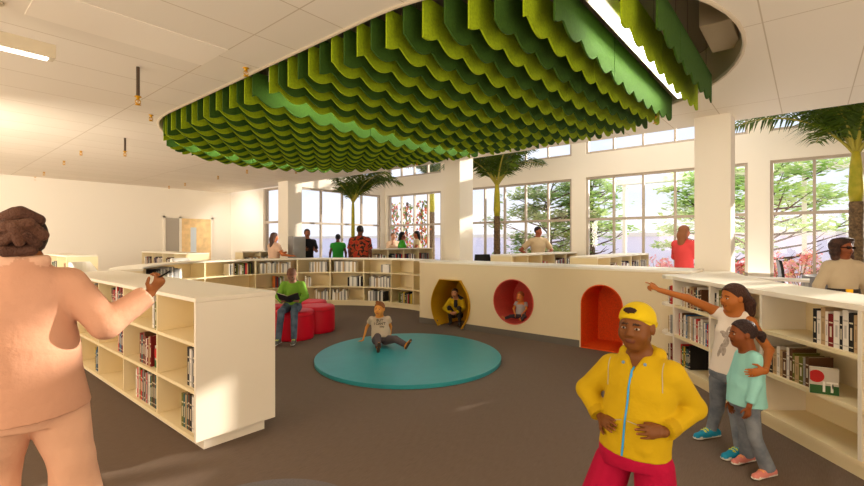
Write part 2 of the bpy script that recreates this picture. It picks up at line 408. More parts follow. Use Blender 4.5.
# ------------------------------------------------------------ books
BOOKC = {'white': (232,226,216), 'grey': (150,148,145), 'black': (28,26,28), 'dark red': (120,24,22), 'red': (190,32,28), 'teal': (40,86,88),
         'navy': (32,40,70), 'brown': (96,62,38), 'olive': (104,104,36), 'tan': (190,160,118), 'orange': (205,110,40), 'yellow': (205,172,48), 'green': (52,96,48), 'blue': (60,110,160)}
PAGES = mat('book_pages', (226,214,188), 0.9)
def book_mesh(cn):
    c = mat('cover_'+cn.replace(' ', '_'), BOOKC[cn], 0.55)
    band = mat('band_'+cn.replace(' ', '_'), tuple(int(q*.82) for q in BOOKC[cn]) if cn in ('white','grey','tan') else ((70,64,58) if sum(BOOKC[cn]) > 330 else (216,205,180)), 0.6)
    m = MB()                                 # unit book: x thickness, y from spine (0) to fore edge (1), z height
    m.box(-0.5, 0, 0, -0.42, 1, 1); m.box(0.42, 0, 0, 0.5, 1, 1); m.box(-0.42, 0, 0, 0.42, 0.03, 1)
    m.m = 1; m.box(-0.42, 0.03, 0.015, 0.42, 0.97, 0.985)
    m.m = 2; m.box(-0.36, -0.004, 0.72, 0.36, 0.0, 0.76); m.box(-0.18, -0.004, 0.30, 0.18, 0.0, 0.62); m.box(-0.36, -0.004, 0.10, 0.36, 0.0, 0.13)
    return m.mesh('book_'+cn.replace(' ', '_'), [c, PAGES, band])
BOOKM = {k: book_mesh(k) for k in BOOKC}
RB = random.Random(3)
BOOKQ = []
def book(cn, p, along, depth, t, w, h, label, group, lean=0.0):
    q = np.array(p, float); dd = q.dot(FWD); BOOKQ.append((h*t/(dd*dd), cn, q, np.array(depth, float), t, w, h, label, group, lean))
def place_book(cn, p, depth, t, w, h, label, group, lean):
    o = link('book', BOOKM[cn], None, p)
    a = math.atan2(depth[1], depth[0])-math.pi/2     # local y -> depth direction
    o.rotation_euler = (0, lean, a); o.scale = (t, w, h)
    return tag(o, label, 'book', group)
def place_books(limit=298):                  # the largest in view one by one, the tiny rest as one mass
    BOOKQ.sort(key=lambda b: -b[0]); cols = sorted(BOOKC); rest = MB()
    for b in BOOKQ[:limit]: place_book(*b[1:])
    for b in BOOKQ[limit:]:
        d_ = nrm_(b[3]); sd = np.array((d_[1], -d_[0], 0)); rest.m = cols.index(b[1]); rest.obox(b[2]-sd*b[4]/2, sd*b[4], d_*b[5], UP*b[6])
    if rest.v:
        o = solo('distant_books', rest, [mat('cover_'+c.replace(' ', '_'), 0) for c in cols], 'many small books on the far shelves of the back bookcases', 'books', fix=True); o['kind'] = 'stuff'
def nrm_(v): return v/np.linalg.norm(v)
MIX = ['white','grey','black','dark red','red','teal','navy','brown','olive','tan','orange','yellow','green','blue','white','black','grey','white']
PALE = ['white']*7+['grey']*2+['tan']
def book_row(start, along, depth, z, length, where, group, pal=MIX, hmax=0.27, hmin=0.2, tmin=0.016, tmax=0.04, w=0.19, rev=False):
    along = np.array(along, float); u = 0.0; n = 0; last = None; items = []
    while u < length-0.012:
        t = RB.uniform(tmin, tmax); cn = RB.choice([c for c in pal if c != last] or pal); last = cn
        h = RB.uniform(hmin, hmax); q = np.array(start, float)+along*(u+t/2)
        items.append((cn, q, t, h)); u += t+0.0015
    N = len(items)
    for i, (cn, q, t, h) in enumerate(items):
        k = N-1-i if rev else i
        book(cn, (q[0], q[1], z), along, depth, t, w*RB.uniform(0.9, 1.05), h, '%s book, %s from left, %s' % (cn, ordinal(k), where), group)
LV = (0.12, 0.445, 0.78); LVN = ('bottom', 'middle', 'top'); TOP = 1.10
def facing_cover(p, ux, uy, label, group):         # a book shown cover out: pale cover, red disc, green foot, white letters
    t = thing('book', label, 'book', p, group); p = np.array(p, float); ux = np.array(ux, float); n = np.array(uy, float)
    w, h = 0.155, 0.18; o = p-ux*w/2
    part('cover', MB().obox(o, ux*w, -n*0.025, UP*h), mat('pale_cover', (205,196,180), 0.5), t)
    part('green_band', MB().obox(o+n*0.0005, ux*w, n*0.002, UP*0.06), mat('cover_green', (62,104,40), 0.5), t)
    c = o+ux*0.035+UP*0.12
    q = [c+n*0.0035+0.043*(math.cos(a)*ux+math.sin(a)*UP) for a in [2*math.pi*k/20 for k in range(20)] if math.cos(a)*0.043 > -0.035]
    part('red_disc', MB().add(q, [tuple(range(len(q)))]), mat('cover_red', (205,32,28), 0.5), t)
    text_mesh('IT', 0.10, p+ux*0.028+UP*0.048+n*0.005, ux, UP, mat('letter_white', (240,236,226), 0.5), t, 'lettering')

# ------------------------------------------------------------ near left bookcase (open side faces -X)
X0, X1 = 1.345, 1.955
bays = [3.28, 4.006, 4.83, 5.62, 6.43, 7.25]
bc = thing('bookcase', 'long low white bookcase on the left with a blank end panel towards the viewer', 'bookcase', ((X0+X1)/2, 5.2, 0))
T = 0.02
part('top_panel', MB().box(X0-0.004, bays[0]-0.004, TOP-0.03, X1+0.004, bays[-1], TOP), SHELFW, bc, bevel=0.003)
part('end_panel', MB().box(X0, bays[0], 0.09, X1, bays[0]+0.03, TOP-0.031), SHELFW, bc, bevel=0.002)
part('end_panel', MB().box(X0, bays[-1]-0.03, 0.09, X1, bays[-1], TOP-0.031), SHELFW, bc)
part('back_panel', MB().box(X0+0.36, bays[0]+0.031, 0.09, X0+0.385, bays[-1]-0.031, TOP-0.031), SHELFIN, bc)
part('rear_panel', MB().box(X1-0.03, bays[0]+0.031, 0.09, X1, bays[-1]-0.031, TOP-0.031), SHELFW, bc)
part('plinth', MB().box(X0+0.08, bays[0]+0.06, 0.0, X1-0.06, bays[-1]-0.05, 0.089), SHELFW, bc)
for y in bays[1:-1]: part('divider', MB().box(X0, y-T/2, 0.121, X0+0.359, y+T/2, TOP-0.031), SHELFIN, bc)
part('shelf', MB().box(X0, bays[0]+0.031, 0.09, X0+0.359, bays[-1]-0.031, 0.12), SHELFIN, bc)
for k in range(5):
    a, b = bays[k]+(0.031 if k == 0 else T/2+0.001), bays[k+1]-(0.031 if k == 4 else T/2+0.001)
    for z in LV[1:]: part('shelf', MB().box(X0+0.002, a, z-0.025, X0+0.359, b, z), SHELFIN, bc)
NB = ['nearest', 'second', 'third', 'fourth', 'farthest']
def left_books(k, r, f0, f1, **kw):
    a, b = bays[k]+0.035, bays[k+1]-0.02
    book_row((X0+0.03, a+(b-a)*f0, 0), (0,1,0), (1,0,0), LV[r], (b-a)*(f1-f0), '%s shelf of %s bay, long left bookcase' % (LVN[r], NB[k]), 'books in the long left bookcase', rev=True, **kw)
left_books(0, 1, 0.0, 0.24, pal=['black','grey','white'], hmin=0.26, hmax=0.29); left_books(0, 0, 0.0, 0.40, pal=['red','brown','teal','black','white','olive','tan'], hmin=.23)
left_books(1, 2, 0.0, 0.2); left_books(1, 1, 0.24, 0.58, hmin=.22, pal=['brown','black','tan','dark red','teal','white']); left_books(1, 0, 0.02, 0.7, hmin=.24, hmax=.29, pal=['brown','red','white','black','teal','grey','olive','tan'])
left_books(2, 2, 0.0, 0.6, hmin=.23, hmax=.29, pal=['red','black','white','grey','olive','dark red']); left_books(2, 1, 0.0, 0.3); left_books(3, 2, 0.1, 0.5); left_books(3, 0, 0.0, 0.3)
facing_cover((X0+0.05, 4.006+0.115, LV[1]), (0,-1,0), (-1,0,0), 'pale book shown cover out with a red disc in the long left bookcase', None)

# ------------------------------------------------------------ curved bookcase around the nook
AC, AR, AO = (4.72, 6.8), 2.5, 2.9
def arc_ang(px):
    t = (px-432)/FPX; dx, dy = S40*t+C40, -C40*t+S40; l = math.hypot(dx, dy); dx /= l; dy /= l
    b = dx*AC[0]+dy*AC[1]; c = AC[0]**2+AC[1]**2-AR*AR; s = b+math.sqrt(b*b-c)
    return math.atan2(s*dy-AC[1], s*dx-AC[0])
angs = [math.radians(168.5), math.radians(151), arc_ang(205), arc_ang(255.8), arc_ang(297.5), arc_ang(330), arc_ang(363.6), arc_ang(391), arc_ang(413), math.radians(-12)]
cb = thing('curved_bookcase', 'curved low cream bookcase wrapping around the back of the play area', 'bookcase', (AC[0], AC[1]+2.7, 0))
A0, A1 = angs[-1], angs[0]
part('top_panel', MB().arc(AC, AR-0.006, AO, A0, A1, TOP-0.03, TOP, 60), SHELFW, cb, fix=True)
part('back_panel', MB().arc(AC, AO-0.03, AO, A0, A1, 0.0, TOP-0.031, 60), SHELFIN, cb, fix=True)
part('plinth', MB().arc(AC, AR+0.03, AO-0.031, A0, A1, 0.0, 0.089, 60), SHELFIN, cb, fix=True)
part('shelf', MB().arc(AC, AR, AO-0.031, A0, A1, 0.09, 0.12, 60), SHELFIN, cb, fix=True)
for a in angs: part('divider', MB().arc(AC, AR, AO-0.031, a-0.005, a+0.005, 0.121, TOP-0.031, 1), SHELFIN, cb, fix=True)
for k in range(len(angs)-1):
    for z in LV[1:]: part('shelf', MB().arc(AC, AR+0.002, AO-0.031, angs[k+1]+0.0055, angs[k]-0.0055, z-0.025, z), SHELFIN, cb, fix=True)
AN = ['far left', 'second left', 'third left', 'fourth left', 'middle', 'bay right of middle', 'third from right', 'second from right', 'far right']
def arc_books(k, r, f0, f1, pal=PALE, **kw):
    a0, a1 = angs[k]-0.012, angs[k+1]+0.012; i = 0; th = a0+(a1-a0)*f0; end = a0+(a1-a0)*f1; last = None
    kw2 = dict(hmin=0.2, hmax=0.26); kw2.update(kw)
    while th > end+0.006:
        t = RB.uniform(0.02, 0.042); th -= t/2/AR; cn = RB.choice([c for c in pal if c != last] if len(set(pal)) > 1 and RB.random() < 0.5 else pal); last = cn
        d_ = (math.cos(th), math.sin(th), 0)
        book(cn, (AC[0]+(AR+0.04)*d_[0], AC[1]+(AR+0.04)*d_[1], LV[r]), None, d_, t, 0.2, RB.uniform(kw2['hmin'], kw2['hmax']),
             '%s book, %s from left, %s shelf, curved bookcase %s bay' % (cn, ordinal(i), LVN[r], AN[k].replace('bay ', '').replace(' bay', '')), 'books in the curved bookcase')
        th -= (t/2+0.0025)/AR; i += 1
arc_books(1, 2, 0.3, 0.72, pal=['grey','white','black']); arc_books(2, 2, 0.5, 0.97, pal=['white','red','black','white','olive','tan','grey']); arc_books(3, 2, 0.1, 0.9)
arc_books(3, 1, 0.45, 0.7, pal=MIX); arc_books(4, 2, 0.35, 0.95, hmin=0.22, hmax=0.25); arc_books(4, 1, 0.2, 0.42); arc_books(5, 2, 0.08, 0.75, hmin=0.235, hmax=0.245)
arc_books(5, 1, 0.5, 0.97, pal=['grey','white','black','white']); arc_books(5, 0, 0.02, 0.5, hmin=0.16); arc_books(4, 0, 0.5, 0.95, hmin=0.16)
arc_books(6, 2, 0.6, 0.97, hmin=0.17, hmax=0.2); arc_books(6, 1, 0.15, 0.95); arc_books(6, 0, 0.1, 0.7, pal=['white','grey','grey','black']); arc_books(7, 0, 0.25, 0.95, pal=['grey','black','white','brown','olive','red','yellow'])

# ------------------------------------------------------------ play wall with three cubby holes (front X=6.2)
FX, BX_, PY0, PY1, PH = 6.2, 7.0, 1.1, 5.5, 1.13
PWM = mat('play_wall_paint', (226,208,172), 0.6)
def smooth_poly(pts, n=8):
    out = []; m = len(pts)
    for i in range(m):
        p0, p1, p2, p3 = [np.array(pts[(i+j-1) % m], float) for j in range(4)]
        for k in range(n):
            t = k/n; out.append(tuple(0.5*((2*p1)+(-p0+p2)*t+(2*p0-5*p1+4*p2-p3)*t*t+(-p0+3*p1-3*p2+p3)*t**3)))
    return out
def seg(a, b, n): return [(a[0]+(b[0]-a[0])*i/n, a[1]+(b[1]-a[1])*i/n) for i in range(n)]
# yellow barrel opening, listed along increasing Y at the foot
yb_right = [(4.52,0.004),(4.42,0.16),(4.36,0.38),(4.40,0.6),(4.55,0.83)]
yb_left = [(5.0,0.83),(5.14,0.6),(5.19,0.38),(5.14,0.16),(5.03,0.004)]
pink = [(3.55+0.355*math.cos(2*math.pi*k/40), 0.55+0.355*math.sin(2*math.pi*k/40)) for k in range(40)]
ar = [(2.18+0.285*math.cos(math.pi*k/20), 0.62+0.285*math.sin(math.pi*k/20)) for k in range(21)]   # from high Y to low Y over the top
arch = [(2.465,0.004)]+ar+[(1.895,0.004)]
outline = [(PY0,0.0)]+arch[::-1]+yb_right+yb_left+[(PY1,0.0),(PY1,PH-0.031),(PY0,PH-0.031)]
pw = thing('play_wall', 'thick low wall with yellow, pink and orange cubby holes beside the play mat', 'wall', ((FX+BX_)/2, 3.3, 0))
part('front_panel', MB().plate(outline, [pink], lambda u, v, t: (t, u, v), FX, FX+0.03), PWM, pw, fix=True)
part('back_panel', MB().box(BX_-0.03, PY0, 0, BX_, PY1, PH-0.031), PWM, pw)
part('end_panel', MB().box(FX+0.031, PY1-0.03, 0, BX_-0.031, PY1, PH-0.031), PWM, pw)
part('end_panel', MB().box(FX+0.031, PY0, 0, BX_-0.031, PY0+0.03, PH-0.031), PWM, pw)
part('top_slab', MB().box(FX-0.01, PY0-0.005, PH-0.03, BX_+0.005, PY1+0.005, PH), SHELFW, pw, bevel=0.004)
bb = MB()
for a, b in ((PY0,1.87),(2.49,4.49),(5.06,PY1+0.008)): bb.box(FX-0.008, a, 0.0, FX-0.001, b, 0.10)
part('baseboard', bb, GREYB, pw)
def liner(name, loop, x0, x1, m, closed=True, th=0.014):
    mb = MB(); n = len(loop); c = (sum(q[0] for q in loop)/n, sum(q[1] for q in loop)/n)
    inn = []
    for (u, v) in loop:
        l = math.hypot(u-c[0], v-c[1]); inn.append((u-(u-c[0])/l*th, max(0.006, v-(v-c[1])/l*th)))
    vs = [(x0,u,v) for u, v in loop]+[(x0,u,v) for u, v in inn]+[(x1,u,v) for u, v in inn]
    last = n if closed else n-1
    fs = []
    for i in range(last):
        j = (i+1) % n
        fs += [(i, j, j+n, i+n), (i+n, j+n, j+2*n, i+2*n)]
    fs.append(tuple(2*n+i for i in range(n)))
    if x0 < FX:
        vs += [(FX-0.001,u,v) for u, v in loop]
        for i in range(last):
            j = (i+1) % n; fs.append((i, i+3*n, j+3*n, j))
    mb.add(vs, fs)
    return part(name, mb, m, pw, smooth=False, fix=True)
def densify(l, n=4):
    out = []
    for i in range(len(l)-1): out += seg(l[i], l[i+1], n)
    return out+[l[-1]]
def bez(l, n=12):                           # smooth through the listed points
    q = [l[0]]+l+[l[-1]]; out = []
    for i in range(1, len(q)-2):
        p0, p1, p2, p3 = [np.array(q[i+j-1], float) for j in range(4)]
        for k in range(n):
            t = k/n; out.append(tuple(0.5*((2*p1)+(-p0+p2)*t+(2*p0-5*p1+4*p2-p3)*t*t+(-p0+3*p1-3*p2+p3)*t**3)))
    return out+[l[-1]]
liner('yellow_cubby', bez(yb_right, 6)+bez(yb_left, 6), FX-0.05, FX+0.6, mat('yellow_felt', (196,146,12), 0.7, noise=0.08, scale=60), False)
liner('pink_cubby', pink, FX-0.012, FX+0.6, mat('pink_felt', (214,88,76), 0.7, noise=0.08, scale=60), True)
liner('orange_cubby', arch[::-1], FX-0.012, FX+0.64, mat('orange_felt', (226,84,14), 0.7, noise=0.12, scale=60), True)

# ------------------------------------------------------------ right bookcase
FL = [(1.5,2.66),(2.2,2.67),(2.8,2.68),(3.5,2.685),(4.2,2.70),(5.1,2.735)]
def latf(d_): return float(np.interp(d_, [a for a, b in FL], [b for a, b in FL]))
RD = [1.95, 2.82, 3.68, 4.39, 5.10]
rb = thing('bookcase', 'tall-topped curved white bookcase at right behind the two girls', 'bookcase', W(3.0, 3.3))
rb['label'] = 'curved white bookcase on the right, behind the pointing girl in a white tank top'
def strip(o0, o1, d0, d1, z0, z1, n=8):
    ds = [d0+(d1-d0)*i/n for i in range(n+1)]
    return MB().prism([W(latf(q)+o0, q)[:2] for q in ds]+[W(latf(q)+o1, q)[:2] for q in ds[::-1]], z0, z1)
endc = [(2.735,5.10),(2.70,5.20),(2.722,5.33),(2.80,5.42),(2.96,5.455)]
ds = [1.6+0.3*i for i in range(12)]
topo = [(latf(q)-0.006, q) for q in ds if q < 5.1]+endc+[(3.12,5.45),(3.655,6.03),(3.93,5.90),(3.62,5.2),(3.40,4.5),(3.28,3.9),(3.22,3.3),(3.2,2.5),(3.18,1.6)]
part('top_panel', MB().prism([W(a, b)[:2] for a, b in topo], TOP-0.04, TOP), SHELFW, rb, bevel=0.004)
part('back_panel', strip(0.36, 0.385, RD[0], RD[-1], 0.09, TOP-0.041), SHELFIN, rb)
part('rear_panel', strip(0.50, 0.525, RD[0], RD[-1], 0.0, TOP-0.041), SHELFW, rb)
part('plinth', strip(0.03, 0.35, RD[0], RD[-1], 0.0, 0.089), SHELFIN, rb)
part('shelf', strip(0.0, 0.358, RD[0], RD[-1], 0.09, 0.12), SHELFIN, rb)
for q in RD: part('divider', strip(0.0, 0.358, q-0.014, q+0.014, 0.121, TOP-0.041, 1), SHELFW, rb)
part('end_panel', strip(0.386, 0.499, RD[-1]-0.02, RD[-1]+0.01, 0.0, TOP-0.041, 1), SHELFW, rb)
for k in range(4):
    for z in LV[1:]: part('shelf', strip(0.002, 0.358, RD[k]+0.015, RD[k+1]-0.015, z-0.028, z, 4), SHELFIN, rb)
endp = endc[1:]+[(3.1,5.455),(3.1,5.116),(2.736,5.116)]
for z in (0.12,)+LV[1:]: part('end_shelf', MB().prism([W(a, b)[:2] for a, b in endp], z-0.03, z), SHELFW, rb)
part('end_plinth', MB().prism([W(a, b)[:2] for a, b in [(2.77,5.12),(2.79,5.24),(2.87,5.36),(3.08,5.42),(3.08,5.12)]], 0.0, 0.089), SHELFIN, rb)
RN = ['bay at frame edge', 'bay right of girls', 'bay behind girls', 'bay under pointing arm']
def right_books(k, r, f0, f1, **kw):     # f measured from the far (left) end
    a, b = RD[k+1]-0.03, RD[k]+0.03; d0 = a+(b-a)*f0; d1 = a+(b-a)*f1
    p0 = np.array(W(latf(d0)+0.035, d0)); p1 = np.array(W(latf(d1)+0.035, d1)); l = np.linalg.norm(p1-p0); al = (p1-p0)/l
    book_row(p0, al, RIGHT, LV[r], l, '%s shelf, right bookcase %s' % (LVN[r], RN[k]), 'books in the right bookcase', **kw)
right_books(1, 2, 0.55, 0.98, pal=['grey','dark red','white','grey','black','white','black','white','white','tan'], hmin=0.22, hmax=0.265, tmax=0.045)
right_books(1, 1, 0.02, 0.5, pal=['navy','brown','dark red','white','tan','black','teal','olive','brown','grey'], hmin=0.19, hmax=0.24, tmin=0.018)
right_books(3, 2, 0.12, 0.72, pal=['white','grey','black','dark red','brown','tan','white','teal'], hmin=0.19, hmax=0.24); right_books(3, 1, 0.05, 0.95, pal=['white','grey','blue','white','white','red','brown','white','tan','grey'], hmin=0.22, hmax=0.26)
right_books(2, 2, 0.0, 0.3); right_books(2, 1, 0.0, 0.6, pal=['white','grey','tan','white']); right_books(2, 0, 0.15, 0.6, hmin=0.18, hmax=0.22); right_books(3, 0, 0.1, 0.4)
facing_cover(np.array(W(latf(3.10)+0.02, 3.10, LV[1])), -FWD*0.5+RIGHT*0.866, -RIGHT*0.5-FWD*0.866, 'pale book shown cover out with a red disc and white letters on the right bookcase', None)
for r in range(3):
    for i, cn in enumerate((('dark red','white','brown'), ('grey','white','tan'), ('red','brown','white'))[r]):
        p = W(2.735+0.006*i, 5.15+0.034*i, LV[r]); 
        book(cn, p, None, RIGHT, 0.028, 0.17, 0.21-0.01*i, '%s book, %s from divider, %s rounded end shelf of right bookcase' % (cn, ORD[i], LVN[r]), 'books on the rounded end shelves')

# ------------------------------------------------------------ small back bookcases
def case(short, label, x0, x1, y0, y1, h, face, nb, fill, doubt=1):
    t = thing('bookcase', label, 'bookcase', ((x0+x1)/2, (y0+y1)/2, 0))
    part('top_panel', MB().box(x0, y0, h-0.03, x1, y1, h), SHELFW, t)
    part('plinth', MB().box(x0+0.04, y0+0.04, 0, x1-0.04, y1-0.04, 0.089), SHELFIN, t)
    dp = 0.32
    if face == '-y':
        def B(u0, v0, z0, u1, v1, z1): return MB().box(u0, y0+v0, z0, u1, y0+v1, z1)
        U0, U1, DD = x0, x1, y1-y0
    else:
        def B(u0, v0, z0, u1, v1, z1): return MB().box(x0+v0, u0, z0, x0+v1, u1, z1)
        U0, U1, DD = y0, y1, x1-x0
    part('shelf', B(U0, 0, 0.09, U1, DD, 0.12), SHELFIN, t)
    part('back_panel', B(U0+0.026, dp, 0.121, U1-0.026, DD, h-0.031), SHELFIN, t)
    part('end_panel', B(U0, 0, 0.121, U0+0.025, DD, h-0.031), SHELFIN, t); part('end_panel', B(U1-0.025, 0, 0.121, U1, DD, h-0.031), SHELFIN, t)
    us = [U0+0.0125+(U1-U0-0.025)*i/nb for i in range(nb+1)]
    lv = [0.12, 0.12+(h-0.15)/3, 0.12+(h-0.15)*2/3]
    for u in us[1:-1]: part('divider', B(u-0.01, 0.001, 0.121, u+0.01, dp-0.001, h-0.031), SHELFIN, t)
    for k in range(nb):
        for z in lv[1:]: part('shelf', B(us[k]+0.0135, 0.002, z-0.022, us[k+1]-0.0135, dp-0.001, z), SHELFIN, t)
    for k, f0, f1, pal in fill:
        a = us[k]+0.018+(us[k+1]-us[k]-0.036)*f0; l = (us[k+1]-us[k]-0.036)*(f1-f0)
        st_ = (a, y0+0.03, 0) if face == '-y' else (x0+0.03, a, 0)
        book_row(st_, (1,0,0) if face == '-y' else (0,1,0), (0,1,0) if face == '-y' else (1,0,0), lv[2], l, '%s bay, %s' % (ORD[k], short), 'books in the '+short, pal=pal, hmax=0.26, tmin=0.03, tmax=0.06, rev=(face != '-y'))
    return t
DK = ['black','grey','white','brown','dark red','navy','white']
case('middle palm bookcase', 'low bookcase under the palm by the middle window, before the man in beige', 7.9, 11.2, 4.55, 5.05, 1.22, '-y', 5, [(2,0.1,0.5,['red','white','brown','tan']),(3,0.1,0.95,DK),(4,0.2,0.95,DK)])
case('bookcase left of big column', 'low bookcase left of the big column, before the wide window', 7.9, 11.2, 2.85, 3.35, 1.22, '-y', 5, [(1,0.3,0.8,DK),(2,0.05,0.95,DK),(3,0.05,0.95,DK),(4,0.05,0.95,['black','brown','white','grey'])])
case('bookcase before the vines', 'low bookcase before the flower vines, far behind the curved shelf', 8.5, 11.2, 9.36, 9.76, 1.28, '-y', 4, [(0,0.3,0.9,DK),(1,0.2,0.9,['navy','black','red','grey']),(2,0.1,0.8,DK),(3,0.1,0.8,['dark red','black','grey'])])
case('bookcase before wooden door', 'low bookcase in front of the wooden door, far left', 4.3, 4.8, 10.95, 13.9, 1.22, '-x', 4, [(0,0.1,0.6,DK),(1,0.2,0.8,['grey','white','brown','black']),(2,0.1,0.9,DK),(3,0.2,0.9,DK)])
case('bookcase by hair bun', 'low bookcase right of the hair bun, by the left wall', 2.1, 2.6, 10.9, 13.2, 1.22, '-x', 3, [(0,0.05,0.45,['brown','black','tan']),(1,0.3,0.9,['black','grey','white','green']),(2,0.1,0.6,DK)])
case('bookcase by long haired woman', 'low bookcase beside the long haired woman, far left of the curved shelf', 5.95, 7.0, 11.6, 12.0, 1.22, '-y', 2, [(0,0.3,0.95,PALE),(1,0.0,0.9,PALE)])
solo('display_stand', MB().box(6.62, 10.25, 0.0, 7.0, 10.5, 1.62), GREY, 'grey upright display stand beside the far column', 'stand', bevel=0.01)

# ------------------------------------------------------------ stools, mats, chairs
RED = mat('red_vinyl', (208,4,40), 0.45); 
def stool(x, y, r, h, label):
    m = MB().lathe([(r*0.96,0.0),(r*0.99,0.02),(r,0.06),(r,h-0.05),(r*0.985,h-0.02),(r*0.93,h-0.004),(r*0.6,h),(0.01,h)], (x,y,0), 40)
    t = thing('stool', label, 'stool', (x,y,0), 'red petal stools')
    part('cushion', m, RED, t, smooth=True)
    part('seam', MB().lathe([(r*1.0,h-0.07),(r*1.008,h-0.066),(r*1.008,h-0.060),(r*1.0,h-0.056)], (x,y,0), 40), mat('red_piping', (190,6,36), 0.5), t, smooth=True)
s1 = W(-2.14, 6.98); s2 = W(-1.93, 7.52)
stool(s1[0], s1[1], 0.305, 0.43, 'red round stool the reading boy sits on')
stool(s2[0], s2[1], 0.30, 0.43, 'red round stool at the right front of the cluster')
s = W(-2.2, 8.1); stool(s[0], s[1], 0.30, 0.43, 'red round stool at the back of the cluster')
s = W(-2.72, 7.45); stool(s[0], s[1], 0.30, 0.43, 'red round stool at the left of the cluster behind the white bookcase end')
MC = W(-0.30, 5.82)[:2]
tm = mat('teal_vinyl', (52,148,156), 0.35, noise=0.03, scale=8)
solo('play_mat', MB().lathe([(1.25,0.0),(1.255,0.004),(1.255,0.041),(1.25,0.045),(0.02,0.046)], (MC[0],MC[1],0), 96, shape=lambda a: 1.0/math.sqrt((math.cos(a-math.radians(40))/1.02)**2+(math.sin(a-math.radians(40))/0.94)**2)), tm, 'large round teal play mat in the middle of the carpet', 'mat', smooth=False)
c = W(-0.88, 2.2)
solo('round_rug', MB().lathe([(0.62,0.0),(0.63,0.004),(0.62,0.012),(0.02,0.013)], (c[0],c[1],0), 64), mat('grey_rug', (112,106,106), 0.95, noise=0.1, scale=80), 'small round grey rug at the bottom edge of the photo', 'rug')
def tub_chair(x, y, rz, label):
    t = thing('lounge_chair', label, 'chair', (x,y,0), 'white high lounge chairs'); m = mat('white_shell', (244,242,240), 0.3)
    def R(px, py): return (x+px*math.cos(rz)-py*math.sin(rz), y+px*math.sin(rz)+py*math.cos(rz))
    shell = MB(); n = 18; pts = []
    for i in range(n+1):
        a = math.radians(-20+220*i/n); k = math.sin(math.radians(180*i/n))
        o = R(0.33*math.cos(a), 0.27*math.sin(a)); q = R(0.30*math.cos(a), 0.24*math.sin(a)); zt = 0.75+0.38*min(1, k*1.6)
        pts += [(o[0],o[1],0.40),(q[0],q[1],0.40),(q[0],q[1],zt),(o[0],o[1],zt)]
    fs = [(0,1,2,3),(4*n+3,4*n+2,4*n+1,4*n)]+[(4*i+j, 4*i+4+j, 4*i+4+(j+1) % 4, 4*i+(j+1) % 4) for i in range(n) for j in range(4)]
    part('backrest', shell.add(pts, fs), m, t, smooth=False, fix=True)
    part('seat', MB().lathe([(0.2,0.36),(0.27,0.40),(0.27,0.46),(0.24,0.48),(0.01,0.48)], (x,y,0), 24), m, t, smooth=True)
    for i in range(4):
        a = math.pi/4+i*math.pi/2; part('leg', MB().tube([(x+0.16*math.cos(a), y+0.16*math.sin(a), 0.37),(x+0.24*math.cos(a), y+0.24*math.sin(a), 0)], 0.014), mat('steel', 0), t)
tub_chair(2.19, 9.72, 0.9, 'white lounge chair with a tall rounded back, beyond the long left bookcase')
tub_chair(4.02, 10.3, 0.6, 'white lounge chair with rounded back, before the far left bookcase')
def office_chair(x, y, rz, label):
    t = thing('office_chair', label, 'chair', (x,y,0), 'black office chairs')
    ca, sa = math.cos(rz), math.sin(rz)
    def R(u, v, z): return (x+u*ca-v*sa, y+u*sa+v*ca, z)
    m = MB(); m.tube([R(0,0.24,0.5), R(0,0.27,0.62), R(0,0.25,0.85), R(0,0.29,1.0), R(0,0.34,1.12)], [0.03,0.05,0.05,0.05,0.02], 8)
    b = MB(); N = 8
    for i in range(N+1):
        z = 0.62+0.6*i/N; v = 0.24+0.06*math.sin(i/N*3.0)+0.05*i/N; w = 0.22*(1-0.25*(i/N)**2)
        b.add([R(-w,v,z),R(w,v,z),R(w,v+0.035,z),R(-w,v+0.035,z)], [])
    b.f = [(0,1,2,3), tuple(4*N+j for j in (3,2,1,0))]+[(4*i+j,4*i+4+j,4*i+4+(j+1) % 4,4*i+(j+1) % 4) for i in range(N) for j in range(4)]; b.mi = [0]*len(b.f)
    part('backrest', b, BLACK, t, fix=True)
    part('back_post', MB().tube([R(0,0.1,0.44),R(0,0.3,0.47),R(0,0.32,0.7)], 0.02), BLACK, t)
    part('seat', MB().obox(R(-0.24,-0.24,0.45), (0.48*ca,0.48*sa,0), (-0.48*sa,0.48*ca,0), (0,0,0.07)), BLACK, t, bevel=0.03)
    for s_ in (-1, 1): part('armrest', MB().tube([R(s_*0.25,0.1,0.5),R(s_*0.29,0.1,0.72),R(s_*0.29,-0.2,0.74)], 0.022), BLACK, t)
    part('gas_post', MB().tube([(x,y,0.1),(x,y,0.45)], 0.03), BLACK, t)
    bs = MB()
    for i in range(5):
        a = 2*math.pi*i/5; bs.tube([(x,y,0.11),(x+0.28*math.cos(a),y+0.28*math.sin(a),0.075)], 0.02); bs.ball((x+0.28*math.cos(a),y+0.28*math.sin(a),0.04), 0.04)
    part('star_base', bs, BLACK, t)
office_chair(8.27, 0.66, 3.3, 'black office chair at the desk beyond the right bookcase')
office_chair(8.1, 5.55, 2.6, 'black office chair whose top shows above the play wall by the middle palm')
dk = thing('desk', 'white topped desk beside the big column with a black office chair', 'desk', (7.75, 0.25, 0))
part('desk_top', MB().box(7.62, 0.0, 0.96, 7.98, 1.6, 0.99), mat('desk_white', (214,206,196), 0.4), dk)
for x, y in ((7.65,0.03),(7.95,0.03),(7.65,1.57),(7.95,1.57)): part('leg', MB().box(x-0.02, y-0.02, 0, x+0.02, y+0.02, 0.959), GREY, dk)

place_books()
